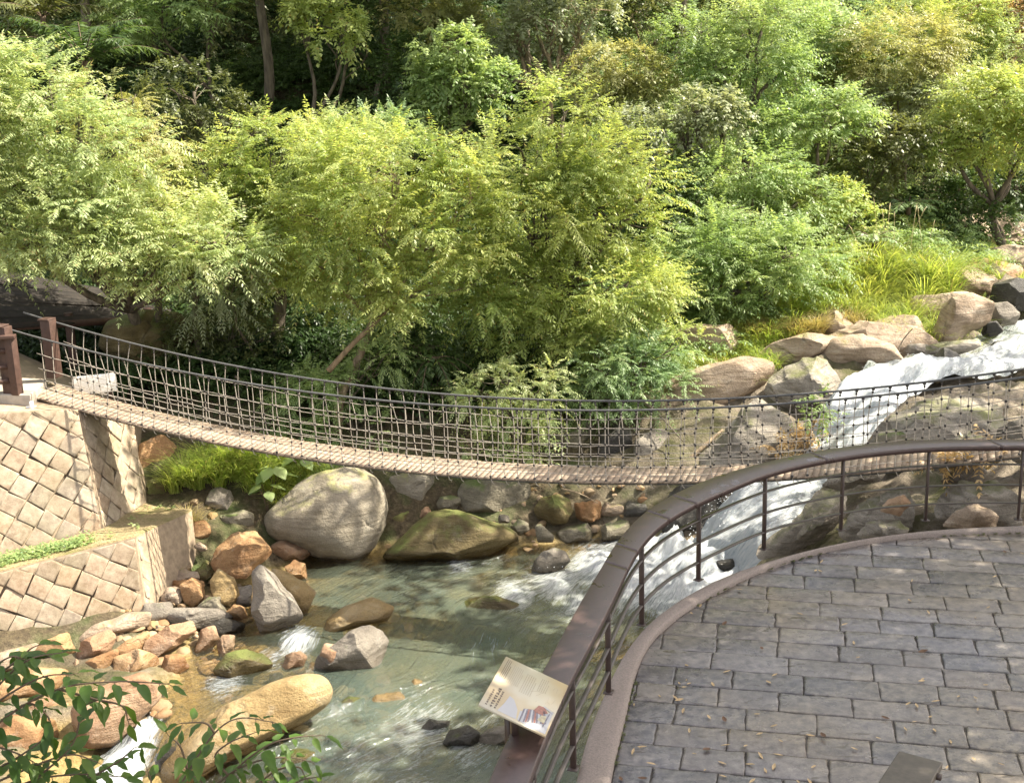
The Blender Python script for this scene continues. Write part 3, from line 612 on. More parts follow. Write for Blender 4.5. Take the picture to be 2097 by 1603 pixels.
# ------------------------------------------------------------------ information board on the handrail
def build_board():
    BL, TL, TR, BR = atz(980, 1440, 1.36), atz(1038, 1342, 1.36), atz(1163, 1404, 1.16), atz(1118, 1508, 1.16)
    ctr = (BL + TL + TR + BR) / 4
    ex = nrm((TL - BL + TR - BR)); ey = (BL + TL - BR - TR); ey = nrm(ey - ex * (ey @ ex)); en = np.cross(ex, ey)
    if en[2] < 0: en = -en
    w = (np.linalg.norm(TL - BL) + np.linalg.norm(TR - BR)) / 2; h = (np.linalg.norm(BL - BR) + np.linalg.norm(TL - TR)) / 2
    root = empty('information_board', ctr - (0, 0, .2)); tag(root, 'cream information board with printed text and rock sketch tilted above the handrail', 'sign')
    def loc(s, t, d=0.0): return ctr + ex * (s - .5) * w + ey * (t - .5) * h + en * d     # s along reading direction, t up
    kids = []
    m = MB(); m.box(ctr - en * .009, ex * w / 2, ey * h / 2, en * .009); p = bevel(m.build('panel', MT['boardprint']), .003, 1); kids.append(p)
    def quad(mb, pts, d=.0012): mb.add([loc(s, t, d) for s, t in pts], [tuple(range(len(pts)))])
    rg = np.random.default_rng(4); marks = {k: MB() for k in ('inkpale', 'ink', 'inkgrey', 'inkblue', 'inkred', 'inkolive')}
    # title: three rows of small characters along the upper left edge
    for r, (t0, n, hh) in enumerate([(.93, 8, .030), (.865, 8, .045), (.80, 9, .030)]):
        s = .05
        for c in range(n):
            ww = .034 if r != 1 else .042
            for _ in range(5):
                if rg.random() < .5: a = rg.random() * hh * .8; quad(marks['ink'], [(s, t0 - a), (s + ww * .8, t0 - a), (s + ww * .8, t0 - a - hh * .14), (s, t0 - a - hh * .14)], .0014)
                else: a = rg.random() * ww * .7; quad(marks['ink'], [(s + a, t0), (s + a + ww * .14, t0), (s + a + ww * .14, t0 - hh), (s + a, t0 - hh)], .0014)
            s += ww * 1.12
    # paragraphs of fine text
    def text(s0, t0, n, ln, gap, mat='inkpale'):
        for k in range(n):
            s = s0; e = s0 + ln * (1 if k < n - 1 else .7)
            while s < e:
                ww = .008 + rg.random() * .014
                quad(marks[mat], [(s, t0 - k * gap), (s + ww, t0 - k * gap), (s + ww, t0 - k * gap - gap * .36), (s, t0 - k * gap - gap * .36)], .0013); s += ww + .006
    text(.60, .945, 4, .36, .026, 'ink'); text(.56, .82, 7, .34, .027); text(.50, .60, 6, .36, .032); text(.66, .38, 5, .24, .03)
    # pale mountain, layered rock sketch with a red cap, thin map lines
    quad(marks['inkgrey'], [(.04, .74), (.20, .70), (.36, .68), (.33, .60), (.20, .50), (.04, .46)])
    quad(marks['inkgrey'], [(.04, .44), (.2, .46), (.24, .36), (.1, .3), (.02, .3)], .0010)
    quad(marks['inkgrey'], [(.02, .28), (.25, .2), (.44, .04), (.02, .02)], .0010)
    for k in range(13):
        s0 = .03 + k * .028; mat = ['inkblue', 'inkgrey', 'inkblue', 'inkred'][k % 4]
        top = .48 - .24 * abs(k - 5) / 8
        quad(marks[mat], [(.02 + .012 * k, .42 - k * .028), (.035 + .012 * k, .40 - k * .028), (.28 + .008 * k, .40 - k * .021), (.26 + .008 * k, .43 - k * .021)], .0018 + .0002 * k)
    quad(marks['inkred'], [(.30, .30), (.42, .26), (.43, .18), (.36, .10), (.28, .20)], .0042)
    quad(marks['inkolive'], [(.18, .20), (.28, .17), (.30, .10), (.17, .09)], .0044)
    quad(marks['inkblue'], [(.12, .10), (.36, .085), (.36, .070), (.10, .085)], .0046)
    quad(marks['inkgrey'], [(.43, .20), (.45, .19), (.40, .03), (.38, .03)], .0046)
    quad(marks['inkpale'], [(.445, .18), (.45, .18), (.41, .01), (.405, .01)], .0049)
    for k in range(14):
        s = .48 + rg.random() * .4; t = .08 + rg.random() * .32; a = rg.normal(size=2) * .05
        quad(marks['inkpale'], [(s, t), (s + a[0], t + a[1]), (s + a[0] + .004, t + a[1] + .003), (s + .004, t + .003)], .0011)
    for k, mb in marks.items():
        o = mb.build('print', MT[k]); bm = bmesh.new(); bm.from_mesh(o.data)
        for f in bm.faces:
            f.normal_update()
            if f.normal.dot(Vector(en)) < 0: f.normal_flip()
        bm.to_mesh(o.data); bm.free(); kids.append(o)
    m = MB()
    for s in (.22, .78):
        a = loc(s, .55, -.02); m.bar((a[0], a[1], 1.0), a, .05, .05, (1, .3, 0))
        kids.append(m.build('bracket', MT['steel'])); m = MB()
    a = atz(1052, 1495, .9); m = MB(); m.bar((a[0] - .03, a[1] + .02, .25), (a[0] - .03, a[1] + .02, 1.28), .055, .09, (.3, 1, 0)); kids.append(m.build('support_post', MT['steel']))
    adopt(root, kids)
def board_mat():
    t = NT('board print'); n = t.noise(2.2, 3, t.pos()); return t.done(t.pbr(t.ramp(n, [(.38, (.40, .32, .20)), (.55, (.44, .40, .31)), (.7, (.43, .42, .36))]), .32, spec=.5))
MT['boardprint'] = board_mat()
build_board()

# ------------------------------------------------------------------ bench end in the near corner
def build_bench():
    Z = .45; a, b, c, d = atz(1841, 1536, Z), atz(1931, 1560, Z), atz(1922, 1640, Z), atz(1800, 1640, Z)
    ax = nrm((b - a)); dn = nrm((d - a) + (c - b)); dn = nrm(dn - ax * (dn @ ax)); wd = np.linalg.norm(b - a)
    root = empty('bench', (a + b) / 2 * [1, 1, 0]); tag(root, 'weathered grey brown plank bench standing on the slate paving', 'bench'); kids = []
    L = 1.5; m = MB(); mid = (a + b) / 2 + dn * L / 2
    m.box(mid - (0, 0, .03), ax * wd / 2, dn * L / 2, (0, 0, .03)); kids.append(bevel(m.build('seat', MT['benchwood']), .012, 3))
    for s in (.16, 1.3):
        m = MB(); q = (a + b) / 2 + dn * s; m.box((q[0], q[1], .195), ax * wd * .42, dn * .05, (0, 0, .195)); kids.append(bevel(m.build('leg', MT['benchwood']), .01, 2))
        m = MB(); q = (a + b) / 2 + dn * s + ax * (wd / 2 + .012); m.tube([q - ax * .03 - (0, 0, .04), q + ax * .02 - (0, 0, .04)], .028, 10); kids.append(m.build('bolt_cap', MT['steel']))
    adopt(root, kids)
build_bench()

# ------------------------------------------------------------------ rope suspension bridge
BD = nrm(np.array([1, -.33, 0])); BX = np.array([.33, 1, 0]) / math.hypot(1, .33); BW = .71
def b_near(x): return np.array([x, 18.9 - .33 * x, 0])
z_near = lambda x: .6456 + .0229 * x + .0146 * x * x
z_far = lambda x: .602 + .0145 * x + .0152 * x * x
z_deck = lambda x: -.5227 + .0244 * x + .0150 * x * x
XL, XR = -8.25, 8.4
def hanger_mat():
    t = NT('rope with clamps'); n = t.noise(40, 4, t.pos()); k = t.attr('knot')
    return t.done(t.pbr(t.mix(t.math('GREATER_THAN', k, .5), t.ramp(n, [(.3, (.26, .23, .19)), (.7, (.46, .41, .35))]), (.045, .04, .036)), .75, t.bump(n, .4, .01)))
MT['hanger'] = hanger_mat()
def build_bridge():
    root = empty('rope_bridge', b_near(0) + BX * BW / 2 + (0, 0, -.5)); tag(root, 'sagging footbridge of plank deck and rope netting slung across the stream', 'bridge'); kids = []
    xs = np.linspace(XL, XR, 120)
    for side, zf in ((0, z_near), (1, z_far)):
        P = np.array([b_near(x) + BX * BW * side * 1.06 + (0, 0, zf(x)) for x in np.linspace(XL - .75, XR + .6, 120)])
        m = MB(); m.tube(P, .017, 8); kids.append(m.build('handrail_cable', MT['cable'], smooth=True))
    rg = np.random.default_rng(2)
    def bulge(f): return -.10 * math.sin(math.pi * f) ** 1.5
    fr = (.27, .50, .67, .80, .91)
    def net_pt(x, f, side, zf):     # f 0 at the cable, 1 at the deck edge; the netting hangs slightly inward
        top, bot = zf(x), z_deck(x) + .03; s = side * BW * (1.06 if side else 1)
        inw = (.05 + .06 * math.sin(x * 1.7 + side)) * math.sin(math.pi * f) * (1 if side == 0 else -1)
        wid = (.06 * (1 - f)) * (0 if side else 0)
        return b_near(x) + BX * (s + inw) + (0, 0, top + (bot - top) * f)
    for side, zf in ((0, z_near), (1, z_far)):
        for f in fr:
            m = MB(); P = np.array([net_pt(x, f, side, zf) + (0, 0, .006 * math.sin(x * 5 + f * 20) + .004 * math.sin(x * 13 + f * 7)) for x in xs]); m.tube(P, .0062, 5)
            kids.append(m.build('horizontal_rope', MT['rope'], smooth=True))
    hx = np.arange(XL + .1, XR, .222)
    far_m, far_a = MB(), []
    def hanger(m, P, knots):        # one rope whose radius swells into the dark clamps tied on it
        d = np.r_[0, np.cumsum(np.linalg.norm(np.diff(P, axis=0), axis=1))]; ts, rs, kn = list(d), [.0066] * len(d), [0.] * len(d)
        for f, r, h in knots:
            c = f * d[-1] if f >= 0 else d[-1] + f
            for q, w, k in ((-1.02, .0066, 0), (-1, r * .6, 1), (-.45, r, 1), (.45, r, 1), (1, r * .6, 1), (1.02, .0066, 0)): ts.append(c + q * h); rs.append(w); kn.append(k)
        o = np.argsort(ts); ts, rs, kn = np.array(ts)[o], np.array(rs)[o], np.array(kn)[o]
        for i in range(len(ts)):
            for f, r, h in knots:
                if abs(ts[i] - f * d[-1]) < h * .99 and kn[i] == 0: rs[i] = r * .9; kn[i] = 1
        m.tube(np.stack([np.interp(ts, d, P[:, k]) for k in range(3)], 1), rs, 6)
        return list(np.repeat(kn, 6))
    for side, zf in ((0, z_near), (1, z_far)):
        for x in hx + (0 if side == 0 else .11):
            lean = rg.normal() * .032; jit = rg.normal() * .016
            P = [net_pt(x + lean * math.sin(math.pi * f) + (f * jit), f, side, zf) for f in np.linspace(0, 1, 9)]
            q = P[-1]; o_ = BX * (-.02 if side == 0 else .02)
            P += [q + o_ * 1.2 + BD * .035 - (0, 0, .07), q + BD * .06 - (0, 0, .10)]; P = np.array(P); L = np.linalg.norm(np.diff(P, axis=0), axis=1).sum()
            k1 = np.linalg.norm(np.diff(P[:9], axis=0), axis=1).sum() / L
            knots = [(.012, .024, .028), (.055, .016, .016), (k1 - .008, .024, .026)] + [(f * k1, .0175, .019) for f in fr[:4]]
            if side == 0:
                mr = MB(); at = hanger(mr, P, knots); kids.append(mr.build('vertical_rope', MT['hanger'], smooth=True, sharp=60, attrs={'knot': ('POINT', at)}))
            else: far_a += hanger(far_m, P, knots)
    kids.append(tag(far_m.build('vertical_rope', MT['hanger'], smooth=True, sharp=60, attrs={'knot': ('POINT', far_a)}), kind='stuff'))
    m = MB(); x = XL - .3
    while x < XR + .5:     # planks across the walkway
        p = b_near(x); pw = .100; e0, e1 = -.03 + rg.normal() * .008, BW + .03 + rg.normal() * .008; z = z_deck(x) + rg.normal() * .003
        sl = .0244 + .03 * x; d = nrm(np.array([BD[0], BD[1], sl * BD[0]]))
        m.box(p + BX * (e0 + e1) / 2 + (0, 0, z + .028), d * pw / 2, BX * (e1 - e0) / 2, np.cross(d, BX) * .016); x += (pw + .003) * BD[0]
    kids.append(m.build('deck', MT['plank']))
    m = MB()
    for s in (.04, BW - .04):
        P = np.array([b_near(x) + BX * s + (0, 0, z_deck(x) - .012) for x in np.linspace(XL - .3, XR + .5, 80)]); m.tube(P, .02, 6)
    kids.append(m.build('deck_cable', MT['cable'], smooth=True))
    # tower posts at the left abutment
    for (u, v0, v1, y) in ((14, 668, 812, 21.5), (106, 655, 772, 22.3)):
        b_ = aty(u + 4, v1, y); t_ = aty(u - 6 if u > 50 else u, v0, y); m = MB(); m.box((b_ * .5 + t_ * .5), BD * .10, BX * .10, (0, 0, (t_[2] - b_[2]) / 2))
        m.box((b_[0], b_[1], t_[2] + .015), BD * .115, BX * .115, (0, 0, .015)); kids.append(bevel(m.build('tower_post', MT['timber']), .008, 2))
    m = MB(); m.bar(aty(64, 822, 21.2), aty(64, 845, 21.2), .05, .05, (1, 0, 0)); m.bar(aty(58, 838, 21.2), aty(102, 832, 21.9), .09, .10); kids.append(m.build('anchor_bracket', MT['white']))
    adopt(root, kids)
build_bridge()

# ------------------------------------------------------------------ stone retaining walls at the left abutment
def clip_poly(poly, clip):
    for i in range(len(clip)):
        p, q = clip[i], clip[(i + 1) % len(clip)]; e = q - p; out = []
        ins = lambda w: e[0] * (w[1] - p[1]) - e[1] * (w[0] - p[0]) >= -1e-9
        for k in range(len(poly)):
            s, t = poly[k], poly[(k + 1) % len(poly)]; si, ti = ins(s), ins(t)
            if si: out.append(s)
            if si != ti:
                den = e[0] * (t[1] - s[1]) - e[1] * (t[0] - s[0]); out.append(s + (t - s) * ((e[1] * (s[0] - p[0]) - e[0] * (s[1] - p[1])) / den))
        poly = out
        if len(poly) < 3: return None
    return np.array(poly)
def block_face(mw, ms, BL, BR, TR, TL, size, rg, rot=45, inset=.05):
    """mortar sheet with diamond-laid blocks standing proud of it"""
    BL, BR, TR, TL = [np.asarray(q, float) for q in (BL, BR, TR, TL)]
    mw.add([BL, BR, TR, TL], [(0, 1, 2, 3)])
    ex = nrm(BR - BL); n = nrm(np.cross(BR - BL, TL - BL)); ey = np.cross(n, ex)
    loc = lambda p: np.array([(p - BL) @ ex, (p - BL) @ ey])
    clip = [loc(q) for q in (BL, BR, TR, TL)]; cen = sum(clip) / 4; clip = [cen + (c - cen) * (1 - inset / max(np.linalg.norm(c - cen), .1)) for c in clip]
    a = math.radians(rot); A = np.array([math.cos(a), math.sin(a)]); B = np.array([-A[1], A[0]]); D = max(np.linalg.norm(c) for c in clip) / size + 3
    for i in range(-int(D), int(D) + 1):
        off = 0
        for j in range(-int(D), int(D) + 1):
            o = A * i * size + B * j * size; g = .005 + rg.random() * .004
            c = [o + A * g + B * g, o + A * (size - g) + B * g, o + A * (size - g) + B * (size - g), o + A * g + B * (size - g)]
            c = [q + rg.normal(size=2) * .012 for q in c]
            q = clip_poly(c, clip)
            if q is None or np.ptp(q[:, 0]) < .05: continue
            ce = q.mean(0); k = len(q); h = .022 + rg.random() * .03; tl = rg.normal(size=2) * .06
            ins = lambda f: ce + (q - ce) * (1 - f / np.maximum(np.linalg.norm(q - ce, axis=1, keepdims=True), .06))
            P3 = lambda w, hh: BL + w[:, :1] * ex + w[:, 1:] * ey + n * (np.asarray(hh).reshape(-1, 1) + ((w - ce) @ tl)[:, None])
            h *= .38; V = np.vstack([P3(q, 0 * q[:, 0] - .02), P3(q, 0 * q[:, 0] + h * .45), P3(ins(.014), 0 * q[:, 0] + h * .85), P3(ins(.045), h + rg.normal(size=k) * .004)])
            ms.add(V, [(r * k + s, r * k + (s + 1) % k, (r + 1) * k + (s + 1) % k, (r + 1) * k + s) for r in range(3) for s in range(k)] + [tuple(3 * k + s for s in range(k))])
LEDGE = []
def build_walls():
    rg = np.random.default_rng(21)
    uc_t, uc_b = aty(163, 838, 21.4), aty(214, 1086, 20.55); ul_t, ul_b = aty(-330, 852, 19.9), aty(-330, 1225, 18.8); ur_t, ur_b = aty(243, 850, 23.0), aty(297, 1036, 22.0)
    lc_t, lc_b = aty(278, 1099, 19.85), aty(298, 1243, 19.35); ll_t, ll_b = aty(-330, 1255, 17.75), aty(-330, 1420, 17.3); lr_t, lr_b = aty(393, 1046, 21.3), aty(404, 1140, 20.9)
    lc_b[2] -= .15; ll_b[2] -= .4; lr_b[2] -= .5
    w = tag(empty('retaining_wall', uc_b), 'tall sloping stone block wall under the left end of the bridge', 'wall'); kids = []
    mw, ms = MB(), MB(); block_face(mw, ms, ul_b, uc_b, uc_t, ul_t, .335, rg, 47); block_face(mw, ms, uc_b, ur_b, ur_t, uc_t, .32, rg, 40)
    bk = aty(243, 850, 26) ; mw.add([ur_b, aty(330, 1000, 25), aty(300, 840, 25.5), ur_t], [(0, 1, 2, 3)])
    mw.add([ul_t, uc_t, ur_t, aty(300, 840, 25.5), ul_t + (0, 6, 0)], [(0, 1, 2, 3, 4)])
    kids += [mw.build('mortar_face', MT['mortar']), ms.build('stone_blocks', MT['wallstone'])]; adopt(w, kids)
    w = tag(empty('retaining_wall', lc_b), 'low stepped stone block wall with a grassy ledge in front of the tall wall', 'wall'); kids = []
    mw, ms = MB(), MB(); block_face(mw, ms, ll_b, lc_b, lc_t, ll_t, .325, rg, 50); block_face(mw, ms, lc_b, lr_b, lr_t, lc_t, .29, rg, 52)
    kids += [mw.build('mortar_face', MT['mortar']), ms.build('stone_blocks', MT['wallstone'])]
    m = MB(); e = nrm(np.array([lc_t[0] - ll_t[0], lc_t[1] - ll_t[1], 0])); N = 24
    V = []; fr_ = resample(np.array([ll_t, lc_t, lr_t]), .12); bk_ = np.array([ul_b - (0, 0, .03), uc_b - (0, 0, .03), ur_b - (0, 0, .03)]); d = np.linspace(0, 1, len(fr_)); bk_ = even(bk_, len(fr_))
    for f, dz in ((0, -.05), (.0, .02), (.06, .045), (.25, .03), (.5, .045), (.75, .05), (1.0, .08)):
        for a, b in zip(fr_, bk_):
            q = a + (b - a) * f; V.append(q + (0, 0, dz + .03 * fbm(q * 2.5, 3)))
    k = len(fr_); m.add(V, [(r * k + j, r * k + j + 1, (r + 1) * k + j + 1, (r + 1) * k + j) for r in range(6) for j in range(k - 1)])
    kids.append(m.build('ledge', MT['ledge'], smooth=True)); adopt(w, kids); LEDGE.extend([fr_, bk_])
    # concrete slab that carries the bridge end, with a low timber railing on it
    a = [aty(-200, 812, 21.6), aty(62, 808, 21.3), aty(100, 790, 22.4), aty(-200, 785, 23.5)]; z = a[1][2]
    m = MB(); top = [(q[0], q[1], z) for q in a]; bot = [(q[0], q[1], z - .30) for q in a]
    m.add(top + bot, [(3, 2, 1, 0)[::-1], (4, 5, 6, 7)[::-1], (0, 1, 5, 4), (1, 2, 6, 5), (2, 3, 7, 6), (3, 0, 4, 7)])
    o = m.build('concrete_platform', MT['concrete']); bevel(o, .02, 2); tag(o, 'thick weathered concrete slab on top of the tall stone wall', 'platform')
    r = tag(empty('timber_railing', aty(33, 808, 21.35)), 'brown timber railing post with cap rail on the concrete slab', 'railing'); kids = []
    b_, t_ = aty(36, 808, 21.4), aty(24, 692, 21.4)
    m = MB(); m.box((b_[0], b_[1], (b_[2] + t_[2]) / 2), BD * .075, BX * .075, (0, 0, (t_[2] - b_[2]) / 2)); kids.append(bevel(m.build('post', MT['timber']), .006, 2))
    m = MB(); m.box((b_[0] - 1.0, b_[1] - .12, (b_[2] + t_[2]) / 2), BD * .075, BX * .075, (0, 0, (t_[2] - b_[2]) / 2)); kids.append(bevel(m.build('post', MT['timber']), .006, 2))
    e = np.array([-1.6, -.2, 0])
    m = MB(); p = np.array([b_[0] + .1, b_[1] - .02, t_[2] + .03]); m.bar(p + e * 1.2, p, .17, .06); kids.append(bevel(m.build('cap_rail', MT['timber']), .006, 2))
    for f in (.25, .5, .78):
        p = np.array([b_[0], b_[1], b_[2] + (t_[2] - b_[2]) * f]); m = MB(); m.bar(p + e, p, .04, .08); kids.append(m.build('rail', MT['timber']))
    adopt(r, kids)
    # boarded roof behind the bridge end, half hidden by the foliage
    r = tag(empty('pavilion', aty(100, 740, 24.5)), 'dark boarded roof shelter on posts beneath the left tree', 'shelter'); kids = []
    A0, A1 = np.array(aty(-160, 672, 23.4)), np.array(aty(345, 642, 27.6)); B0, B1 = np.array(aty(-160, 528, 25.2)), np.array(aty(330, 606, 29.4))
    m = MB(); NB = 13
    for i in range(NB):
        f0, f1 = i / NB, (i + 1.35) / NB; j = rg.normal(size=4) * .05
        p = [A0 + (B0 - A0) * f0 + (0, 0, -.06 + j[0] * .4), A1 + (B1 - A1) * f0 + (j[3] * 3, 0, -.06 + j[1] * .3), A1 + (B1 - A1) * f1 + (j[2] * 3, 0, -.02), A0 + (B0 - A0) * f1 + (0, 0, -.02)]
        V = p + [q - np.array([0, 0, .035]) for q in p]; m.add(V, [(0, 1, 2, 3), (7, 6, 5, 4), (0, 4, 5, 1), (1, 5, 6, 2), (2, 6, 7, 3), (3, 7, 4, 0)])
    kids.append(m.build('roof', MT['roof']))
    for f in (.18, .5, .85):
        t_ = A0 + (A1 - A0) * f + (.1, .5, .05); m = MB(); m.tube([(t_[0], t_[1], t_[2] - 3.2), t_], .09, 10); kids.append(m.build('post', MT['timber'], smooth=True, sharp=40))
    m = MB(); m.bar(A0 + (0, .2, -.12), A1 + (0, .2, -.12), .1, .14); kids.append(m.build('eave_beam', MT['timber']))
    m = MB(); q = aty(195, 786, 23.2); m.box(q, np.array([.36, .12, .0]), np.array([-.02, .05, .0]), (.0, 0, .17)); kids2 = bevel(m.build('white_panel', MT['white']), .008, 2)
    m = MB()
    for s in (-.25, .25): m.bar(q + np.array([.9, .3, 0]) * s + (0, 0.06, -.6), q + np.array([.9, .3, 0]) * s + (0, .06, 0), .05, .05, (1, 0, 0))
    lg = m.build('support_legs', MT['timber']); wp = tag(empty('white_board', q - (0, 0, .17)), 'blank white board on legs behind the netting near the left tower post', 'board'); adopt(wp, [kids2, lg])
    adopt(r, kids)
def ledge_mat():
    t = NT('ledge earth and thatch'); P = t.pos(); n1 = t.noise(2, 5, P); n2 = t.noise(24, 6, P, .75)
    c = t.ramp(n2, [(.3, (.16, .12, .06)), (.5, (.30, .235, .12)), (.7, (.42, .34, .20))]); c = t.mix(t.math('MULTIPLY', t.math('SUBTRACT', n1, .5, clamp=True), 4, clamp=True), c, (.13, .13, .035))
    return t.done(t.pbr(c, .9, t.bump(n2, 1, .04)))
MT['ledge'] = ledge_mat()
build_walls()

# ------------------------------------------------------------------ rocks and boulders
def _ico(sub):
    bm = bmesh.new(); bmesh.ops.create_icosphere(bm, subdivisions=sub, radius=1); bm.verts.ensure_lookup_table()
    V = np.array([v.co[:] for v in bm.verts]); F = np.array([[v.index for v in f.verts] for f in bm.faces]); bm.free(); return V, F
ICO = {k: _ico(k) for k in (3, 4, 5)}
def rock(name, cat, label, poly, zbase, mat, facets=9, drop=0.0, strata=0.0, round_=.82, depth=1.0, seed=0, sub=None, group=None, y=None, sink=.10, rough=.05, cut=(.50, .84), lean=0.0, flat=None):
    """poly: outline seen in the photo (pixels); the stone stands on zbase (or at depth y) and gets a real thickness"""
    if mat == 'slab' and y is not None and y < 20.5: facets, cut, rough = 22, (.38, .74), .035
    rg = np.random.default_rng(seed + int(abs(poly[0][0]) * 7 + abs(poly[0][1])))
    poly = np.array(poly, float)
    if len(poly) == 2:      # bounding box: make an irregular outline
        (u0, v0), (u1, v1) = poly; cu, cv, ru, rv = (u0 + u1) / 2, (v0 + v1) / 2, (u1 - u0) / 2, (v1 - v0) / 2
        k = rg.integers(6, 9); a = np.sort((np.arange(k) + rg.random(k) * .7) / k * 2 * math.pi + rg.random()); q = 2.6 + rg.random() * 2
        r = (np.abs(np.cos(a)) ** q + np.abs(np.sin(a)) ** q) ** (-1 / q) * (.9 + .14 * rg.random(k)); poly = np.c_[cu + ru * r * np.cos(a), cv + rv * r * np.sin(a)]
    if mat == 'warm' and y is not None and y > 24: poly = poly.mean(0) + (poly - poly.mean(0)) * [1.22, 1.14]
    if y is None and poly[:, 0].max() < 570 and 1150 < poly[:, 1].mean() < 1400: poly = poly.mean(0) + (poly - poly.mean(0)) * [1.2, 1.16]
    c = poly.mean(0); ext = np.ptp(poly, axis=0); vb = poly[:, 1].max()
    pb = aty(c[0], vb, y) if y is not None else atz(c[0], vb, zbase)
    wid = ext[0] / FPX * np.linalg.norm(pb - CC)
    yc = pb[1] + .26 * wid * depth * min(1, (ext[1] * 1.3 / ext[0]) + .3)
    ctr = aty(c[0], c[1], yc); sc = np.linalg.norm(ctr - CC) * (1 + 0 * 1) / FPX / max(1e-6, 1 / np.linalg.norm(ray(*c)) * np.linalg.norm(ray(*c)))
    sc = ((ctr - CC) @ CF) / FPX
    ez = nrm(CC - ctr); ex = nrm(np.cross([0, 0, 1.0], ez)); ey = np.cross(ez, ex)
    ang = np.linspace(-math.pi, math.pi, 145); P = poly - c; P[:, 1] *= -1; rad = np.zeros(len(ang))
    for k in range(len(P)):
        a, b = P[k], P[(k + 1) % len(P)]; e = b - a
        for i, t in enumerate(ang):
            d = np.array([math.cos(t), math.sin(t)]); den = d[0] * e[1] - d[1] * e[0]
            if abs(den) < 1e-9: continue
            s = (a[0] * e[1] - a[1] * e[0]) / den; w = (a[0] * d[1] - a[1] * d[0]) / den
            if s > 0 and -1e-6 <= w <= 1 + 1e-6: rad[i] = max(rad[i], s)
    k3 = np.array([1, 2, 3, 2, 1.]) / 9; r0 = np.convolve(np.r_[rad[-4:-2], rad, rad[2:4]][0:], k3, 'same')[2:-2] if True else rad
    rad = r0 * (1 + ROLL * 0)
    px = max(ext); sub = sub or (5 if px > 120 else 4 if px > 45 else 3)
    V, F = ICO[sub]; V = V.copy()
    for k in range(facets):     # flat broken faces
        n = rg.normal(size=3); n[2] = abs(n[2]) * (1 if rg.random() < .8 else -1); n = nrm(n)
        if abs(n[2]) < .3: n[2] = .45 * np.sign(n[2]); n = nrm(n)
        h = rg.uniform(*cut); d = V @ n - h; V = np.where((d > 0)[:, None], V - n * (d * .97)[:, None], V)
    th = np.arctan2(V[:, 1], V[:, 0]); s = np.hypot(V[:, 0], V[:, 1]); R = np.interp(th, ang, rad) * sc
    D = depth * .5 * (np.sqrt(np.mean(rad ** 2))) * sc * 1.7
    D = min(D, 1.5 * np.median(rad) * sc)
    S = s ** round_
    W_ = ex * (np.cos(th) * R * S)[:, None] + ey * (np.sin(th) * R * S)[:, None] + ez * (V[:, 2] * D)[:, None]
    W_ = W_ + np.array([0, 1.0, 0]) * lean * (W_[:, 2:3])
    size = np.median(rad) * sc
    nn = nrm(W_); q = (W_ + ctr) / max(size, .08)
    W_ = W_ + nn * (size * rough * fbm(q * 1.1 + seed, 4))[:, None]
    W_ = W_ + nn * (size * rough * .35 * (1 - 2 * np.abs(fbm(q * 2.6 + 9, 3))))[:, None]
    if mat == 'slab' or strata:     # broken bedding planes
        sv = q @ nrm(np.array([.55, -.25, .80])) * 2.6 + .35 * fbm(q * .9, 3); saw = sv - np.floor(sv); W_ = W_ - nn * (size * .042 * np.clip(saw * 1.6 - .2, 0, 1) ** 1.5)[:, None]
    if sub == 5: W_ = W_ + nn * (size * .012 * fbm(q * 7 + 3, 3))[:, None]
    base = np.array([ctr[0], ctr[1], (W_[:, 2].min() + ctr[2])]); ctr = ctr - (0, 0, drop); base[2] -= drop
    o = mesh_from(name, W_ + ctr - base, F, MT[mat], smooth=True, sharp=28 if facets > 4 else None); o.location = base
    tag(o, label, cat, group); return o

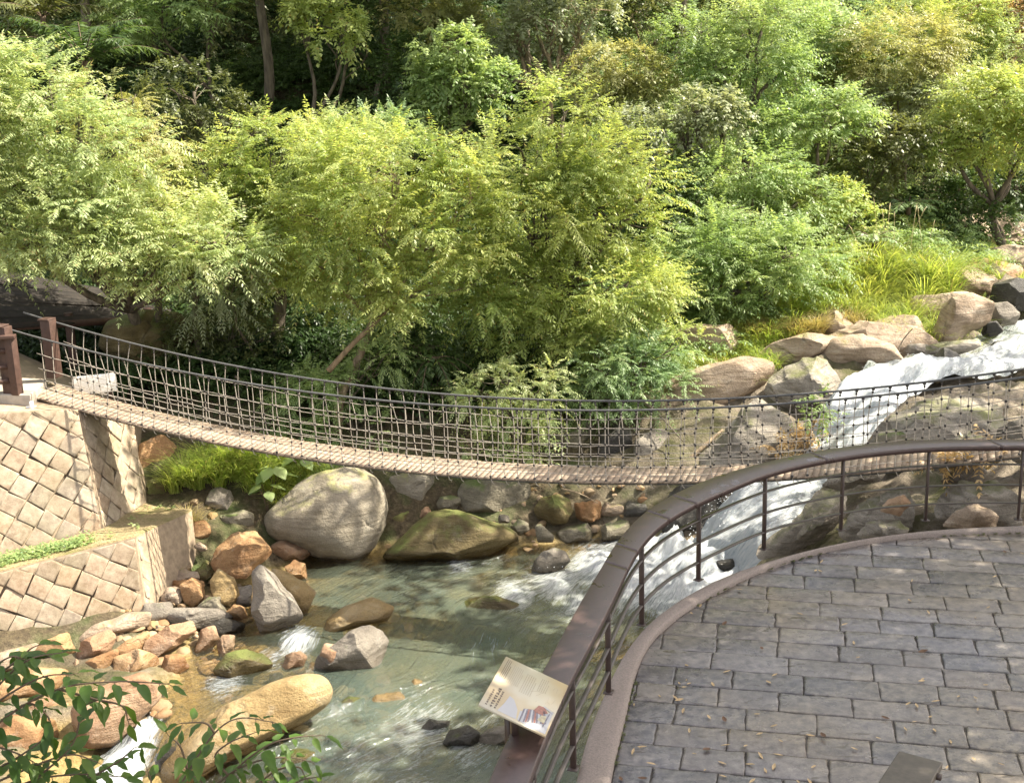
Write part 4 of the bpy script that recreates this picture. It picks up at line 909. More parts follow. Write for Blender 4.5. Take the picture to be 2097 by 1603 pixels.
W0, B0z = -3.06, -2.95
ROCKS = [   # name, category, label, outline, base z (or ('y', depth)), material, options
 ('boulder', 'boulder', 'huge pale egg-shaped boulder under the bridge dappled with leaf shadows', [(543, 1045), (560, 1028), (590, 1005), (620, 983), (660, 966), (710, 959), (745, 964), (775, 983), (793, 1018), (796, 1050), (786, 1090), (765, 1125), (740, 1148), (718, 1157), (690, 1153), (650, 1140), (600, 1117), (560, 1096), (545, 1080)], W0, 'boulder', dict(facets=3, cut=(.8, .93), depth=.95, rough=.025, round_=.75)),
 ('boulder', 'boulder', 'tan boulder leaning behind the right shoulder of the huge pale boulder', [(783, 967), (840, 966), (890, 972), (900, 990), (882, 1017), (855, 1047), (800, 1046), (788, 1000)], ('y', 23.3), 'boulder', dict(facets=5, rough=.04)),
 ('boulder', 'boulder', 'small mossy boulder wedged below the tan leaning boulder', [(783, 1047), (850, 1042), (868, 1066), (832, 1100), (783, 1108)], ('y', 22.9), 'mossy', dict(facets=5)),
 ('boulder', 'boulder', 'wave-shaped brown mossy rock sliding into the still water', [(768, 1138), (800, 1115), (844, 1075), (882, 1049), (917, 1044), (966, 1053), (1031, 1081), (1073, 1104), (1025, 1127), (989, 1146), (932, 1160), (867, 1146)], W0, 'mossy', dict(facets=3, cut=(.7, .9), rough=.05)),
 ('boulder', 'boulder', 'log-like grey boulder with a pale round end just below the deck', [(937, 1000), (948, 983), (985, 977), (1045, 980), (1086, 992), (1087, 1016), (1060, 1046), (1010, 1055), (952, 1047), (938, 1022)], ('y', 23.0), 'greymoss', dict(facets=4, rough=.03)),
 ('boulder', 'boulder', 'squat mossy boulder with a dark undercut next to the red-brown litter', [(1090, 1038), (1108, 1016), (1150, 1010), (1173, 1022), (1174, 1046), (1160, 1072), (1130, 1076), (1096, 1062)], ('y', 22.7), 'mossy', dict(facets=5)),
 ('stone', 'stone', 'small brown stone left of the log-like boulder', [(893, 1014), (946, 1050)], ('y', 23.0), 'greymoss', {}),
 ('stone', 'stone', 'small pinkish stone on top of the wave-shaped rock', [(857, 1036), (884, 1064)], ('y', 22.6), 'pink', {}),
 ('stone', 'stone', 'little pale wedge stone in the dark gap under the log-like boulder', [(1016, 1053), (1047, 1074)], ('y', 22.6), 'grey', {}),
 ('stone', 'stone', 'greenish stone standing upright in the dark gap', [(1043, 1060), (1086, 1098)], ('y', 22.4), 'greymoss', {}),
 ('stone', 'stone', 'triangular pale green stone at the water edge below the squat boulder', [(1094, 1074), (1108, 1072), (1136, 1098), (1132, 1112), (1100, 1110)], ('y', 22.2), 'greymoss', dict(facets=6)),
 ('boulder', 'boulder', 'broad flat grey-brown rock at the far water edge with a white fracture', [(1133, 1092), (1160, 1076), (1205, 1070), (1226, 1084), (1222, 1117), (1150, 1117)], W0, 'greymoss', {}),
 ('boulder', 'boulder', 'blocky grey-brown rock right of the flat far-edge rock', [(1218, 1082), (1245, 1062), (1288, 1066), (1293, 1092), (1270, 1115), (1224, 1115)], W0, 'greymoss', {}),
 ('stone', 'stone', 'pale sloping stone above the blocky rock by the rail', [(1224, 1026), (1279, 1060)], ('y', 22.9), 'warm', {}),
 ('stone', 'stone', 'rust-coloured crumbly stone beside the squat mossy boulder', [(1172, 1024), (1232, 1072)], ('y', 22.8), 'orange', dict(rough=.14)),
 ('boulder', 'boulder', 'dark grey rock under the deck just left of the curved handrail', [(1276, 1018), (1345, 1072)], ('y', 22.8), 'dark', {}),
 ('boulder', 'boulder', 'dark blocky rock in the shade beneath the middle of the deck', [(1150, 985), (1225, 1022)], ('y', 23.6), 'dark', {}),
 ('boulder', 'boulder', 'shadowed grey block beneath the deck right of the log-like boulder', [(1220, 983), (1292, 1026)], ('y', 23.5), 'grey', {}),
 ('boulder', 'boulder', 'lone grey rock with white ripples around it in the stream', [(1083, 1172), (1092, 1150), (1112, 1128), (1136, 1121), (1160, 1130), (1170, 1150), (1150, 1168), (1115, 1180)], W0, 'grey', dict(facets=5)),
 ('boulder', 'boulder', 'submerged brown rock in the middle of the green pool', [(925, 1226), (960, 1204), (1020, 1202), (1072, 1222), (1060, 1246), (1000, 1262), (940, 1256)], -3.10, 'mossy', dict(facets=4, drop=.17)),
 ('stone', 'stone', 'blue-grey rounded stone below the grass beside the low wall', [(418, 1030), (432, 1002), (452, 994), (476, 1006), (484, 1028), (470, 1052), (428, 1060)], ('y', 22.2), 'grey', dict(facets=4)),
 ('stone', 'stone', 'brown cube-like stone between the wall end and the huge pale boulder', [(448, 1052), (500, 1044), (522, 1056), (518, 1090), (456, 1094)], ('y', 21.9), 'greymoss', dict(facets=5)),
 ('stone', 'stone', 'round reddish cobble against the end of the low wall', [(391, 1064), (431, 1106)], ('y', 21.3), 'orange', dict(facets=2)),
 ('stone', 'stone', 'small tan stone just below the round reddish cobble', [(397, 1106), (424, 1132)], ('y', 20.9), 'warm', {}),
 ('stone', 'stone', 'dark slab in the shadow left of the huge pale boulder', [(515, 1040), (556, 1088)], ('y', 22.3), 'dark', {}),
 ('boulder', 'boulder', 'big orange banded rock at the head of the rubble pile', [(432, 1144), (442, 1112), (476, 1085), (528, 1085), (545, 1112), (559, 1130), (558, 1157), (515, 1189), (476, 1192), (438, 1162)], -2.8, 'orange', dict(facets=8, seed=3)),
 ('boulder', 'boulder', 'flat pink-brown rock between the orange rock and the huge boulder', [(546, 1112), (570, 1100), (610, 1107), (641, 1125), (643, 1140), (620, 1149), (580, 1152), (555, 1132)], -2.9, 'pink', dict(facets=6)),
 ('stone', 'stone', 'rusty orange stone tucked behind the tall split rock', [(583, 1158), (603, 1144), (627, 1155), (630, 1192), (596, 1192)], W0, 'orange', dict(facets=6)),
 ('boulder', 'boulder', 'tall upright split rock with its shaded face coloured speckled grey', [(516, 1162), (537, 1149), (567, 1171), (585, 1200), (600, 1226), (619, 1268), (609, 1281), (562, 1297), (524, 1301), (512, 1249), (516, 1193)], W0, 'grey', dict(facets=6, seed=5, rough=.035, depth=.8)),  # shade on the left face is put into the grey colour
 ('boulder', 'boulder', 'sunlit half of the split rock coloured yellow sloping into the water', [(555, 1156), (600, 1170), (630, 1194), (647, 1216), (622, 1264), (596, 1250)], W0, 'yellow', dict(facets=4, seed=2)),  # lit side of the same rock, its sunlight put into the yellow
 ('stone', 'stone', 'pointed yellow stone leaning left of the tall split rock', [(431, 1184), (452, 1167), (476, 1186), (486, 1222), (466, 1238), (440, 1230)], -2.85, 'yellow', dict(facets=5)),
 ('stone', 'stone', 'brick red stone standing left of the pointed yellow stone', [(374, 1196), (398, 1183), (421, 1192), (412, 1226), (393, 1238), (378, 1228)], -2.85, 'orange', dict(facets=6)),
 ('stone', 'stone', 'cream stone at the left edge of the rubble pile', [(334, 1204), (376, 1238)], -2.8, 'warm', {}),
 ('stone', 'stone', 'brown stone beside the lower left of the orange banded rock', [(400, 1148), (442, 1186)], -2.75, 'mossy', {}),
 ('stone', 'stone', 'tan stone in the upper row of the rubble pile by the low wall', [(360, 1160), (404, 1192)], -2.7, 'warm', {}),
 ('stone', 'stone', 'small tan stone on the rubble pile nearest the low wall corner', [(350, 1184), (382, 1212)], -2.78, 'orange', {}),
 ('stone', 'stone', 'olive grey wedge stone in front of the pointed yellow stone', [(408, 1238), (430, 1222), (452, 1226), (470, 1262), (420, 1256)], -2.9, 'greymoss', {}),
 ('stone', 'stone', 'small orange-brown stone left of the foot of the split rock', [(465, 1250), (480, 1236), (500, 1246), (504, 1266), (472, 1268)], -2.95, 'orange', {}),
 ('stone', 'stone', 'grey stone squeezed between yellow stone and tall split rock', [(484, 1198), (518, 1242)], -2.9, 'grey', {}),
 ('boulder', 'boulder', 'long flat slab, bridge shadow coloured grey, at the foot of the low wall corner', [(343, 1250), (365, 1242), (440, 1254), (468, 1272), (430, 1288), (348, 1280)], -2.95, 'grey', dict(facets=4)),  # bridge shadow across this slab is put into its grey
 ('stone', 'stone', 'flat grey stone touching the base of the low wall', [(268, 1258), (300, 1236), (346, 1240), (348, 1268), (300, 1282)], -2.9, 'grey', dict(facets=4)),
 ('stone', 'stone', 'wet dark grey stone at the water edge beside the split rock', [(420, 1282), (460, 1266), (496, 1282), (490, 1300), (440, 1304)], W0, 'dark', dict(facets=4)),
 ('boulder', 'boulder', 'wide flat cream slab below the low wall', [(164, 1298), (200, 1276), (262, 1262), (298, 1270), (290, 1296), (220, 1304), (172, 1314)], -2.9, 'warm', dict(facets=4)),
 ('boulder', 'boulder', 'rosy angular rock under the wide cream slab', [(146, 1350), (172, 1312), (222, 1296), (234, 1312), (224, 1340), (166, 1358)], -2.95, 'pink', dict(facets=6)),
 ('boulder', 'boulder', 'long tilted pink block in the rubble by the channel', [(296, 1342), (306, 1306), (350, 1284), (396, 1276), (402, 1300), (370, 1318), (306, 1345)], -2.98, 'pink', dict(facets=5)),
 ('stone', 'stone', 'small upright pink stone in the narrow channel', [(400, 1330), (414, 1290), (440, 1286), (446, 1312), (428, 1334)], W0, 'pink', dict(facets=5)),
 ('stone', 'stone', 'pinkish stone right of the small upright pink stone', [(444, 1318), (458, 1302), (482, 1304), (478, 1330), (450, 1340)], W0, 'pink', {}),
 ('boulder', 'boulder', 'broad honey-coloured slab lying beneath the long tilted pink block', [(224, 1336), (262, 1312), (302, 1300), (300, 1342), (250, 1352)], -2.98, 'orange', dict(facets=4)),
 ('boulder', 'boulder', 'large rounded honey rock in the rubble left of the narrow channel', [(230, 1380), (240, 1340), (282, 1334), (318, 1352), (330, 1384), (250, 1396)], W0, 'orange', dict(facets=4)),
 ('stone', 'stone', 'tan stone with one dark side right of the rounded honey rock', [(330, 1376), (342, 1342), (370, 1344), (384, 1370), (372, 1384), (334, 1386)], W0, 'orange', dict(facets=6)),
 ('boulder', 'boulder', 'orange slab left of the rosy angular rock', [(80, 1330), (88, 1306), (140, 1302), (148, 1340), (124, 1358)], -2.95, 'orange', dict(facets=5)),
 ('stone', 'stone', 'reddish stone wedged under the rosy angular rock', [(140, 1368), (158, 1344), (172, 1360), (170, 1384), (146, 1388)], W0, 'pink', {}),
 ('boulder', 'boulder', 'tan flat rock below the rosy angular rock', [(164, 1384), (182, 1352), (240, 1338), (232, 1380), (190, 1394)], W0, 'orange', dict(facets=4)),
 ('boulder', 'boulder', 'brown striped rock lying in the narrow channel', [(445, 1366), (470, 1338), (506, 1332), (534, 1346), (549, 1370), (508, 1388), (464, 1384)], W0, 'mossy', dict(facets=5)),
 ('stone', 'stone', 'small pink stone left of the two-tone grey and pink boulder', [(574, 1366), (584, 1338), (616, 1334), (632, 1348), (620, 1368), (586, 1374)], W0, 'pink', {}),
 ('boulder', 'boulder', 'two-tone boulder with bridge shadow coloured grey on its back and pink shoulder', [(634, 1371), (650, 1336), (690, 1312), (720, 1292), (760, 1280), (790, 1294), (802, 1316), (790, 1345), (772, 1368), (700, 1382)], W0, 'grey', dict(facets=5)),  # the grey is the bridge's shadow put into the rock colour
 ('boulder', 'boulder', 'pale pink shoulder rock against the two-tone boulder', [(640, 1372), (666, 1314), (700, 1320), (735, 1350), (700, 1380)], W0, 'pink', dict(facets=4)),
 ('boulder', 'boulder', 'long yellow rock stretching out of the stream like a whale back', [(320, 1556), (335, 1494), (395, 1455), (429, 1421), (494, 1399), (549, 1380), (622, 1367), (671, 1377), (688, 1399), (682, 1434), (644, 1456), (558, 1494), (429, 1530), (386, 1562), (343, 1572)], -3.12, 'yellow', dict(facets=4, cut=(.7, .9), rough=.05, drop=.22, depth=.8)),
 ('boulder', 'boulder', 'dark rounded wet stone at the near end of the long yellow rock', [(318, 1545), (340, 1524), (380, 1536), (392, 1562), (360, 1580), (322, 1572)], -3.2, 'dark', dict(facets=3)),
 ('boulder', 'boulder', 'huge cream slab behind the leafy sprigs', [(144, 1436), (172, 1399), (300, 1384), (331, 1412), (327, 1447), (279, 1483), (223, 1522), (163, 1522)], -3.12, 'pink', dict(facets=4, rough=.04)),
 ('boulder', 'boulder', 'smooth orange rock at the left edge behind the leaves', [(-60, 1480), (30, 1464), (110, 1490), (132, 1545), (60, 1572), (-60, 1560)], -3.15, 'orange', dict(facets=3)),
 ('boulder', 'boulder', 'pink ledge rock above the smooth orange rock', [(-40, 1455), (20, 1438), (110, 1424), (128, 1456), (40, 1480)], -3.05, 'pink', dict(facets=4)),
 ('boulder', 'boulder', 'tan rock at the left edge above the pink ledge rock', [(-60, 1430), (-20, 1380), (70, 1370), (140, 1390), (120, 1430), (30, 1444)], -3.0, 'orange', dict(facets=4)),
 ('boulder', 'boulder', 'cream rock near the foot of the wall behind the leaves', [(-60, 1380), (-20, 1340), (70, 1330), (84, 1368), (20, 1386)], -2.95, 'warm', dict(facets=4)),
 ('boulder', 'boulder', 'half-sunk tan rock right of the tall split rock', [(655, 1300), (670, 1262), (706, 1238), (764, 1225), (812, 1250), (794, 1276), (710, 1286)], -3.08, 'yellow', dict(facets=3)),
 ('stone', 'stone', 'sunken yellow stone in the pool beside the whale-back rock', [(748, 1440), (770, 1420), (820, 1416), (838, 1438), (800, 1458)], -3.16, 'yellow', dict(facets=3)),
 ('stone', 'stone', 'sunken amber stone right of the other sunken yellow stone', [(812, 1402), (850, 1388), (884, 1402), (870, 1424), (826, 1424)], -3.16, 'yellow', dict(facets=3)),
 ('stone', 'stone', 'sunken dark stone in the shallows below the two-tone boulder', [(690, 1440), (715, 1424), (748, 1432), (745, 1456), (706, 1462)], -3.16, 'mossy', dict(facets=3)),
 ('stone', 'stone', 'wet dark stone in the rapid behind the information board', [(905, 1520), (920, 1492), (960, 1484), (984, 1502), (978, 1534), (930, 1540)], W0, 'dark', dict(facets=5)),
 ('stone', 'stone', 'grey wet stone in the rapid beside the handrail support', [(976, 1512), (1000, 1490), (1042, 1486), (1052, 1516), (1020, 1536), (984, 1534)], W0, 'grey', dict(facets=5)),
 ('stone', 'stone', 'black wet stone breaking the rapid left of the board', [(858, 1490), (880, 1470), (924, 1478), (916, 1500), (876, 1506)], -3.1, 'dark', dict(facets=5)),
 ('stone', 'stone', 'long brown stone under the surface at the near edge of the pool', [(560, 1560), (600, 1530), (660, 1536), (676, 1562), (620, 1584)], -3.2, 'mossy', dict(facets=3)),
 # rocks behind the netting on the far side
 ('boulder', 'boulder', 'pale grey block behind the netting left of the dark hollow', [(1098, 905), (1110, 868), (1170, 856), (1216, 866), (1228, 900), (1200, 934), (1120, 936)], ('y', 24.6), 'greymoss', dict(facets=7)),
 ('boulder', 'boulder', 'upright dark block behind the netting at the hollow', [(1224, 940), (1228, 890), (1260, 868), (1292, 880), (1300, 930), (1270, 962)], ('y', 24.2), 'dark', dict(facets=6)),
 ('boulder', 'boulder', 'stacked grey block leaning right of the dark upright block', [(1290, 965), (1300, 900), (1340, 876), (1388, 892), (1400, 950), (1350, 975)], ('y', 23.8), 'grey', dict(facets=7)),
 ('boulder', 'boulder', 'cream outcrop behind the top cable under the feathery shrubs', [(1296, 862), (1302, 812), (1350, 796), (1420, 806), (1436, 850), (1390, 886), (1330, 882)], ('y', 25.0), 'warm', dict(facets=6)),
 ('boulder', 'boulder', 'brown rock showing between roots below the rounded light shrub', [(830, 880), (860, 850), (960, 856), (1000, 900), (960, 930), (850, 926)], ('y', 24.8), 'greymoss', dict(facets=6)),
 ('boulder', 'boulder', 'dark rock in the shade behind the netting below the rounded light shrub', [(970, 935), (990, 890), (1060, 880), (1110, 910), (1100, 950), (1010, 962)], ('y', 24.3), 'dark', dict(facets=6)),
 ('boulder', 'boulder', 'reddish earth-stained rock beside the tall wall under the bridge', [(262, 960), (290, 905), (340, 890), (372, 930), (360, 985), (300, 1010)], ('y', 23.2), 'orange', dict(facets=6, rough=.1)),
 ('boulder', 'boulder', 'brown broken rock at the foot of the tall wall behind the ledge', [(280, 1035), (292, 985), (340, 975), (362, 1010), (344, 1046)], ('y', 22.6), 'mossy', dict(facets=6, rough=.1)),
 ('boulder', 'boulder', 'sloping brown rock face beneath the dark shelter roof', [(205, 700), (225, 655), (290, 636), (380, 640), (405, 690), (370, 745), (260, 760)], ('y', 26.0), 'mossy', dict(facets=4)),
 ('boulder', 'boulder', 'big sunlit cream boulder poking out of the shrubs', [(1396, 700), (1400, 680), (1427, 670), (1487, 668), (1503, 678), (1526, 709), (1510, 730), (1467, 744), (1440, 752), (1424, 724)], ('y', 26.6), 'warm', dict(facets=5)),
 # bedrock on the left of the fall
 ('bedrock_outcrop', 'rock', 'grey fractured bedrock hump at the lip left of the cascade', [(1560, 800), (1590, 745), (1640, 718), (1700, 722), (1735, 760), (1740, 815), (1712, 868), (1640, 880), (1575, 850)], ('y', 24.2), 'slab', dict(facets=18, depth=.8, rough=.05, cut=(.42, .78))),
 ('bedrock_outcrop', 'rock', 'long mossy bedrock slope running down left of the cascade', [(1375, 1010), (1400, 930), (1470, 850), (1560, 790), (1640, 830), (1660, 890), (1620, 955), (1560, 990), (1460, 1020)], ('y', 22.7), 'slab', dict(facets=18, depth=.7, rough=.05, cut=(.42, .78))),
 ('bedrock_outcrop', 'rock', 'low mossy foot of bedrock beside the white splash', [(1330, 1080), (1345, 1020), (1400, 985), (1470, 1000), (1480, 1050), (1430, 1100), (1370, 1105)], ('y', 22.4), 'dark', dict(facets=7, depth=.7)),
 ('bedrock_outcrop', 'rock', 'rounded pale dome of bedrock striped by shadows above the lip', [(1690, 730), (1712, 698), (1760, 690), (1812, 706), (1838, 742), (1790, 764), (1720, 766)], ('y', 25.6), 'warm', dict(facets=3)),
 ('bedrock_outcrop', 'rock', 'flat sunlit bedrock shelf behind the grey hump', [(1560, 740), (1590, 706), (1650, 686), (1720, 690), (1705, 724), (1640, 745)], ('y', 26.0), 'warm', dict(facets=4, depth=.8)),
 ('boulder', 'boulder', 'grass-capped pale rock above the bedrock shelf', [(1676, 690), (1680, 650), (1712, 640), (1745, 660), (1754, 688), (1712, 700)], ('y', 27.4), 'warm', dict(facets=5)),
 ('boulder', 'boulder', 'broad cream rock with a yellow mossy top by the upper stream', [(1772, 715), (1780, 672), (1822, 650), (1866, 652), (1884, 690), (1872, 722), (1810, 730)], ('y', 27.0), 'warm', dict(facets=5)),
 ('boulder', 'boulder', 'small buff rock above the broad cream rock', [(1860, 655), (1872, 628), (1906, 622), (1930, 640), (1922, 664), (1880, 668)], ('y', 28.4), 'warm', dict(facets=5)),
 ('boulder', 'boulder', 'tall leaning cream rock on the bank of the upper stream', [(1900, 720), (1918, 650), (1940, 612), (1980, 604), (2018, 622), (2020, 660), (1980, 690), (1940, 732)], ('y', 26.9), 'warm', dict(facets=6)),
 ('boulder', 'boulder', 'grey water-worn rock below the tall leaning cream rock', [(1842, 738), (1858, 706), (1900, 702), (1914, 722), (1896, 740)], ('y', 26.0), 'grey', dict(facets=6)),
 ('boulder', 'boulder', 'buff grey rock right of the tall leaning cream rock', [(2010, 668), (2016, 626), (2060, 616), (2088, 640), (2084, 666), (2040, 676)], ('y', 28.2), 'grey', dict(facets=6)),
 ('boulder', 'boulder', 'dark undercut rock at the right edge above the upper stream', [(2028, 628), (2034, 582), (2080, 568), (2130, 580), (2140, 630), (2080, 640)], ('y', 29.5), 'dark', dict(facets=6)),
 ('stone', 'stone', 'small black rock at the edge of the upper rapids', [(2006, 690), (2014, 660), (2040, 654), (2054, 676), (2036, 694)], ('y', 27.2), 'dark', dict(facets=6)),
 ('boulder', 'boulder', 'flat pinkish rock shelf below the gravel path', [(1990, 560), (2010, 520), (2070, 505), (2140, 515), (2150, 560), (2060, 575)], ('y', 32.0), 'warm', dict(facets=3, depth=.9)),
 ('boulder', 'boulder', 'ragged tan ledge beside the gravel path at the right edge', [(2014, 510), (2030, 488), (2080, 480), (2150, 484), (2150, 508), (2070, 512)], ('y', 35.5), 'warm', dict(facets=5)),
 ('boulder', 'boulder', 'sunlit rock beneath the pampas clump', [(1925, 610), (1935, 570), (1990, 545), (2035, 565), (2030, 600), (1970, 618)], ('y', 30.3), 'warm', dict(facets=4)),
 ('boulder', 'boulder', 'dark grey rock splitting the upper rapids', [(1892, 770), (1902, 730), (1930, 712), (1958, 722), (1978, 748), (1974, 772), (1930, 780)], ('y', 24.9), 'dark', dict(facets=5)),
 ('bedrock_outcrop', 'rock', 'long tan bedrock sheet sloping from the cream boulder down to the netting', [(1290, 900), (1310, 830), (1400, 770), (1500, 742), (1570, 750), (1540, 800), (1440, 860), (1350, 910)], ('y', 24.6), 'warm', dict(facets=9, depth=.7, rough=.06)),
 ('bedrock_outcrop', 'rock', 'broad tan bedrock sheet above the lip of the cascade', [(1640, 735), (1680, 690), (1760, 664), (1860, 670), (1900, 705), (1850, 740), (1740, 760)], ('y', 26.4), 'warm', dict(facets=8, depth=.9, rough=.05)),
 ('bedrock_outcrop', 'rock', 'sunlit sheet of bedrock under the grass clumps by the upper stream', [(1780, 690), (1800, 640), (1880, 610), (1960, 600), (1990, 640), (1940, 690), (1850, 705)], ('y', 28.2), 'warm', dict(facets=8, depth=.9, rough=.05)),
 ('bedrock_outcrop', 'rock', 'pinkish flat bedrock stepping up to the gravel path', [(1900, 600), (1930, 550), (2000, 530), (2097, 540), (2110, 590), (2020, 612)], ('y', 31.0), 'pink', dict(facets=8, depth=.9, rough=.05)),
 ('bedrock_outcrop', 'rock', 'wet grey bedrock shelf at the waterline of the upper rapids', [(1830, 752), (1850, 722), (1930, 700), (2000, 690), (2010, 706), (1930, 738)], ('y', 25.8), 'slab', dict(facets=9, depth=.9)),
 ('stone', 'stone', 'dark wet knob breaking the white water at the cascade lip', [(1770, 800), (1785, 772), (1815, 764), (1836, 784), (1824, 808)], ('y', 24.5), 'dark', dict(facets=7)),
 ('stone', 'stone', 'dark wet ledge showing through the middle of the cascade', [(1672, 930), (1690, 900), (1722, 896), (1730, 922), (1704, 944)], ('y', 22.9), 'dark', dict(facets=7)),
 ('stone', 'stone', 'black wet rock dividing the foot of the cascade', [(1545, 1060), (1562, 1030), (1596, 1022), (1606, 1052), (1580, 1078)], ('y', 21.4), 'dark', dict(facets=7)),
 ('stone', 'stone', 'wet grey rock in the foam at the foot of the cascade', [(1448, 1170), (1466, 1146), (1500, 1142), (1512, 1166), (1484, 1184)], ('y', 20.7), 'dark', dict(facets=7)),
 ('stone', 'stone', 'wet rock in the upper rapids near the right edge', [(2020, 722), (2036, 700), (2070, 694), (2088, 712), (2060, 730)], ('y', 26.6), 'dark', dict(facets=7)),
 # bedrock on the right of the fall, seen through the railing
 ('bedrock_outcrop', 'rock', 'large grey bedrock slab right of the cascade behind the netting', [(1670, 1000), (1735, 925), (1800, 850), (1870, 796), (1960, 782), (2080, 790), (2160, 850), (2140, 940), (1960, 1000), (1800, 1030)], ('y', 19.2), 'slab', dict(facets=14, depth=.75, rough=.05, cut=(.5, .85))),
 ('bedrock_outcrop', 'rock', 'steep mossy slab beside the foot of the cascade seen through the railing', [(1528, 1165), (1560, 1100), (1610, 1050), (1680, 985), (1740, 990), (1760, 1050), (1710, 1120), (1600, 1170)], ('y', 18.4), 'slab', dict(facets=12, depth=.7, rough=.07, cut=(.5, .85))),
 ('bedrock_outcrop', 'rock', 'jumbled bedrock blocks under the deck behind the third railing bay', [(1700, 1110), (1720, 1040), (1780, 985), (1860, 975), (1900, 1020), (1890, 1090), (1800, 1120)], ('y', 17.0), 'slab', dict(facets=14, depth=.7, seed=4, rough=.08)),
 ('bedrock_outcrop', 'rock', 'light angular bedrock block behind the last railing bay', [(1890, 1090), (1900, 1010), (1950, 965), (2040, 960), (2110, 1000), (2120, 1090), (2000, 1100)], ('y', 16.5), 'slab', dict(facets=14, depth=.7, seed=6, rough=.08)),
 ('boulder', 'boulder', 'pinkish broken block lodged under the deck among the bedrock', [(1800, 1050), (1815, 1022), (1850, 1012), (1870, 1030), (1845, 1056)], ('y', 16.6), 'pink', dict(facets=6)),
 ('boulder', 'boulder', 'grey wedge rock under the deck behind the last railing bay', [(1925, 990), (1950, 950), (1990, 940), (2020, 962), (2000, 1000), (1950, 1006)], ('y', 17.2), 'grey', dict(facets=6)),
 ('boulder', 'boulder', 'cracked grey block at the right edge behind the netting', [(2030, 940), (2040, 880), (2090, 850), (2150, 870), (2160, 940), (2100, 960)], ('y', 18.4), 'grey', dict(facets=7)),
 ('bedrock_outcrop', 'rock', 'tilted pale ledge of bedrock just under the netting above the third railing bay', [(1650, 1010), (1700, 960), (1790, 930), (1850, 945), (1830, 985), (1740, 1015)], ('y', 19.0), 'slab', dict(facets=10, depth=.8, seed=8)),
 ('bedrock_outcrop', 'rock', 'grey bedrock step between the dark fractured rock and the right edge', [(1880, 960), (1900, 905), (1960, 870), (2030, 880), (2040, 930), (1980, 965)], ('y', 18.8), 'slab', dict(facets=10, depth=.8, seed=9)),
 ('bedrock_outcrop', 'rock', 'narrow bedrock rib sloping down to the foot of the cascade', [(1600, 1130), (1625, 1080), (1690, 1020), (1730, 1020), (1710, 1070), (1650, 1130)], ('y', 18.0), 'slab', dict(facets=10, depth=.9, seed=10)),
 ('bedrock_outcrop', 'rock', 'flat light bedrock plate low behind the fourth railing post', [(1740, 1105), (1770, 1070), (1850, 1055), (1895, 1075), (1880, 1100), (1790, 1118)], ('y', 16.3), 'slab', dict(facets=9, depth=.9, seed=11)),
 ('boulder', 'boulder', 'angular buff block wedged on the bedrock beside the last railing post', [(1930, 1085), (1945, 1045), (2000, 1025), (2050, 1050), (2040, 1085)], ('y', 16.1), 'warm', dict(facets=10, seed=12)),
 ('boulder', 'boulder', 'grey angular block high on the bedrock below the dark splitting rock', [(1850, 850), (1880, 815), (1940, 805), (1975, 830), (1950, 865), (1890, 870)], ('y', 21.6), 'slab', dict(facets=10, seed=13)),
 ('boulder', 'boulder', 'dark fractured rock on the large bedrock slab behind the netting', [(1780, 930), (1800, 890), (1850, 872), (1900, 885), (1905, 925), (1850, 945)], ('y', 19.6), 'greymoss', dict(facets=7)),
]
for nm, cat, lab, poly, zb, mt, kw in ROCKS:
    if isinstance(zb, tuple): rock(nm, cat, lab, poly, 0, mt, y=zb[1], **kw)
    else: rock(nm, cat, lab, poly, zb, mt, **kw)
def scree():      # cobbles one could not count, between the named stones and on the stream bed
    rg = np.random.default_rng(33); V0, F0 = ICO[3]; Vs, Fs, n = [], [], 0
    spots = [((220, 1260), (500, 1380), 190, -2.97, .15), ((20, 1330), (340, 1480), 160, -3.0, .17), ((350, 1120), (540, 1250), 110, -2.78, .14), ((650, 1180), (1000, 1560), 190, -3.42, .22), ((450, 1300), (760, 1560), 160, -3.26, .16), ((1000, 1050), (1330, 1110), 60, -2.9, .14), ((780, 1080), (1100, 1130), 40, -3.0, .14)]
    bm = bmesh.new(); bmesh.ops.create_icosphere(bm, subdivisions=2, radius=1); V0 = np.array([v.co[:] for v in bm.verts]); F0 = np.array([[v.index for v in f.verts] for f in bm.faces]); bm.free()
    for (u0, v0), (u1, v1), k, z, sz in spots:
        for _ in range(k):
            p = atz(u0 + (u1 - u0) * rg.random(), v0 + (v1 - v0) * rg.random(), z); gz = ground_z(p[None, :2])[0]
            if z > -3.0: p[2] = max(gz, -3.25)
            r = sz * (.35 + .75 * rg.random() ** 2); V = V0.copy()
            for _k in range(5):
                nv = nrm(rg.normal(size=3)); h = rg.uniform(.55, .85); d = V @ nv - h; V = np.where((d > 0)[:, None], V - nv * d[:, None], V)
            V = V * (np.array([1, .8, .6]) * (.75 + .5 * rg.random(3)) * r); a = rg.random() * 6.28; ca, sa = math.cos(a), math.sin(a); V = V @ np.array([[ca, -sa, 0], [sa, ca, 0], [0, 0, 1]]).T
            Vs.append(V + p); Fs.append(F0 + n); n += len(V0)
    o = mesh_from('rubble', np.concatenate(Vs), np.concatenate(Fs), MT['cobble'], smooth=True, sharp=35); tag(o, 'small loose cobbles scattered between the larger rocks and on the stream bed', 'rubble', kind='stuff')
def cobble_mat():
    t = NT('mixed cobbles'); isl = t.n('NewGeometry').outputs['Random Per Island']; n = t.noise(14, 6, t.pos(), .7)
    c = t.ramp(isl, [(0, (.24, .13, .06)), (.3, (.34, .23, .13)), (.5, (.17, .14, .105)), (.7, (.30, .19, .075)), (1, (.38, .28, .19))])
    return t.done(t.pbr(t.mix(t.math('MULTIPLY', n, .7), c, t.mix(.7, c, (.08, .06, .03))), .7, t.bump(n, .6, .03)))
MT['cobble'] = cobble_mat()
scree()

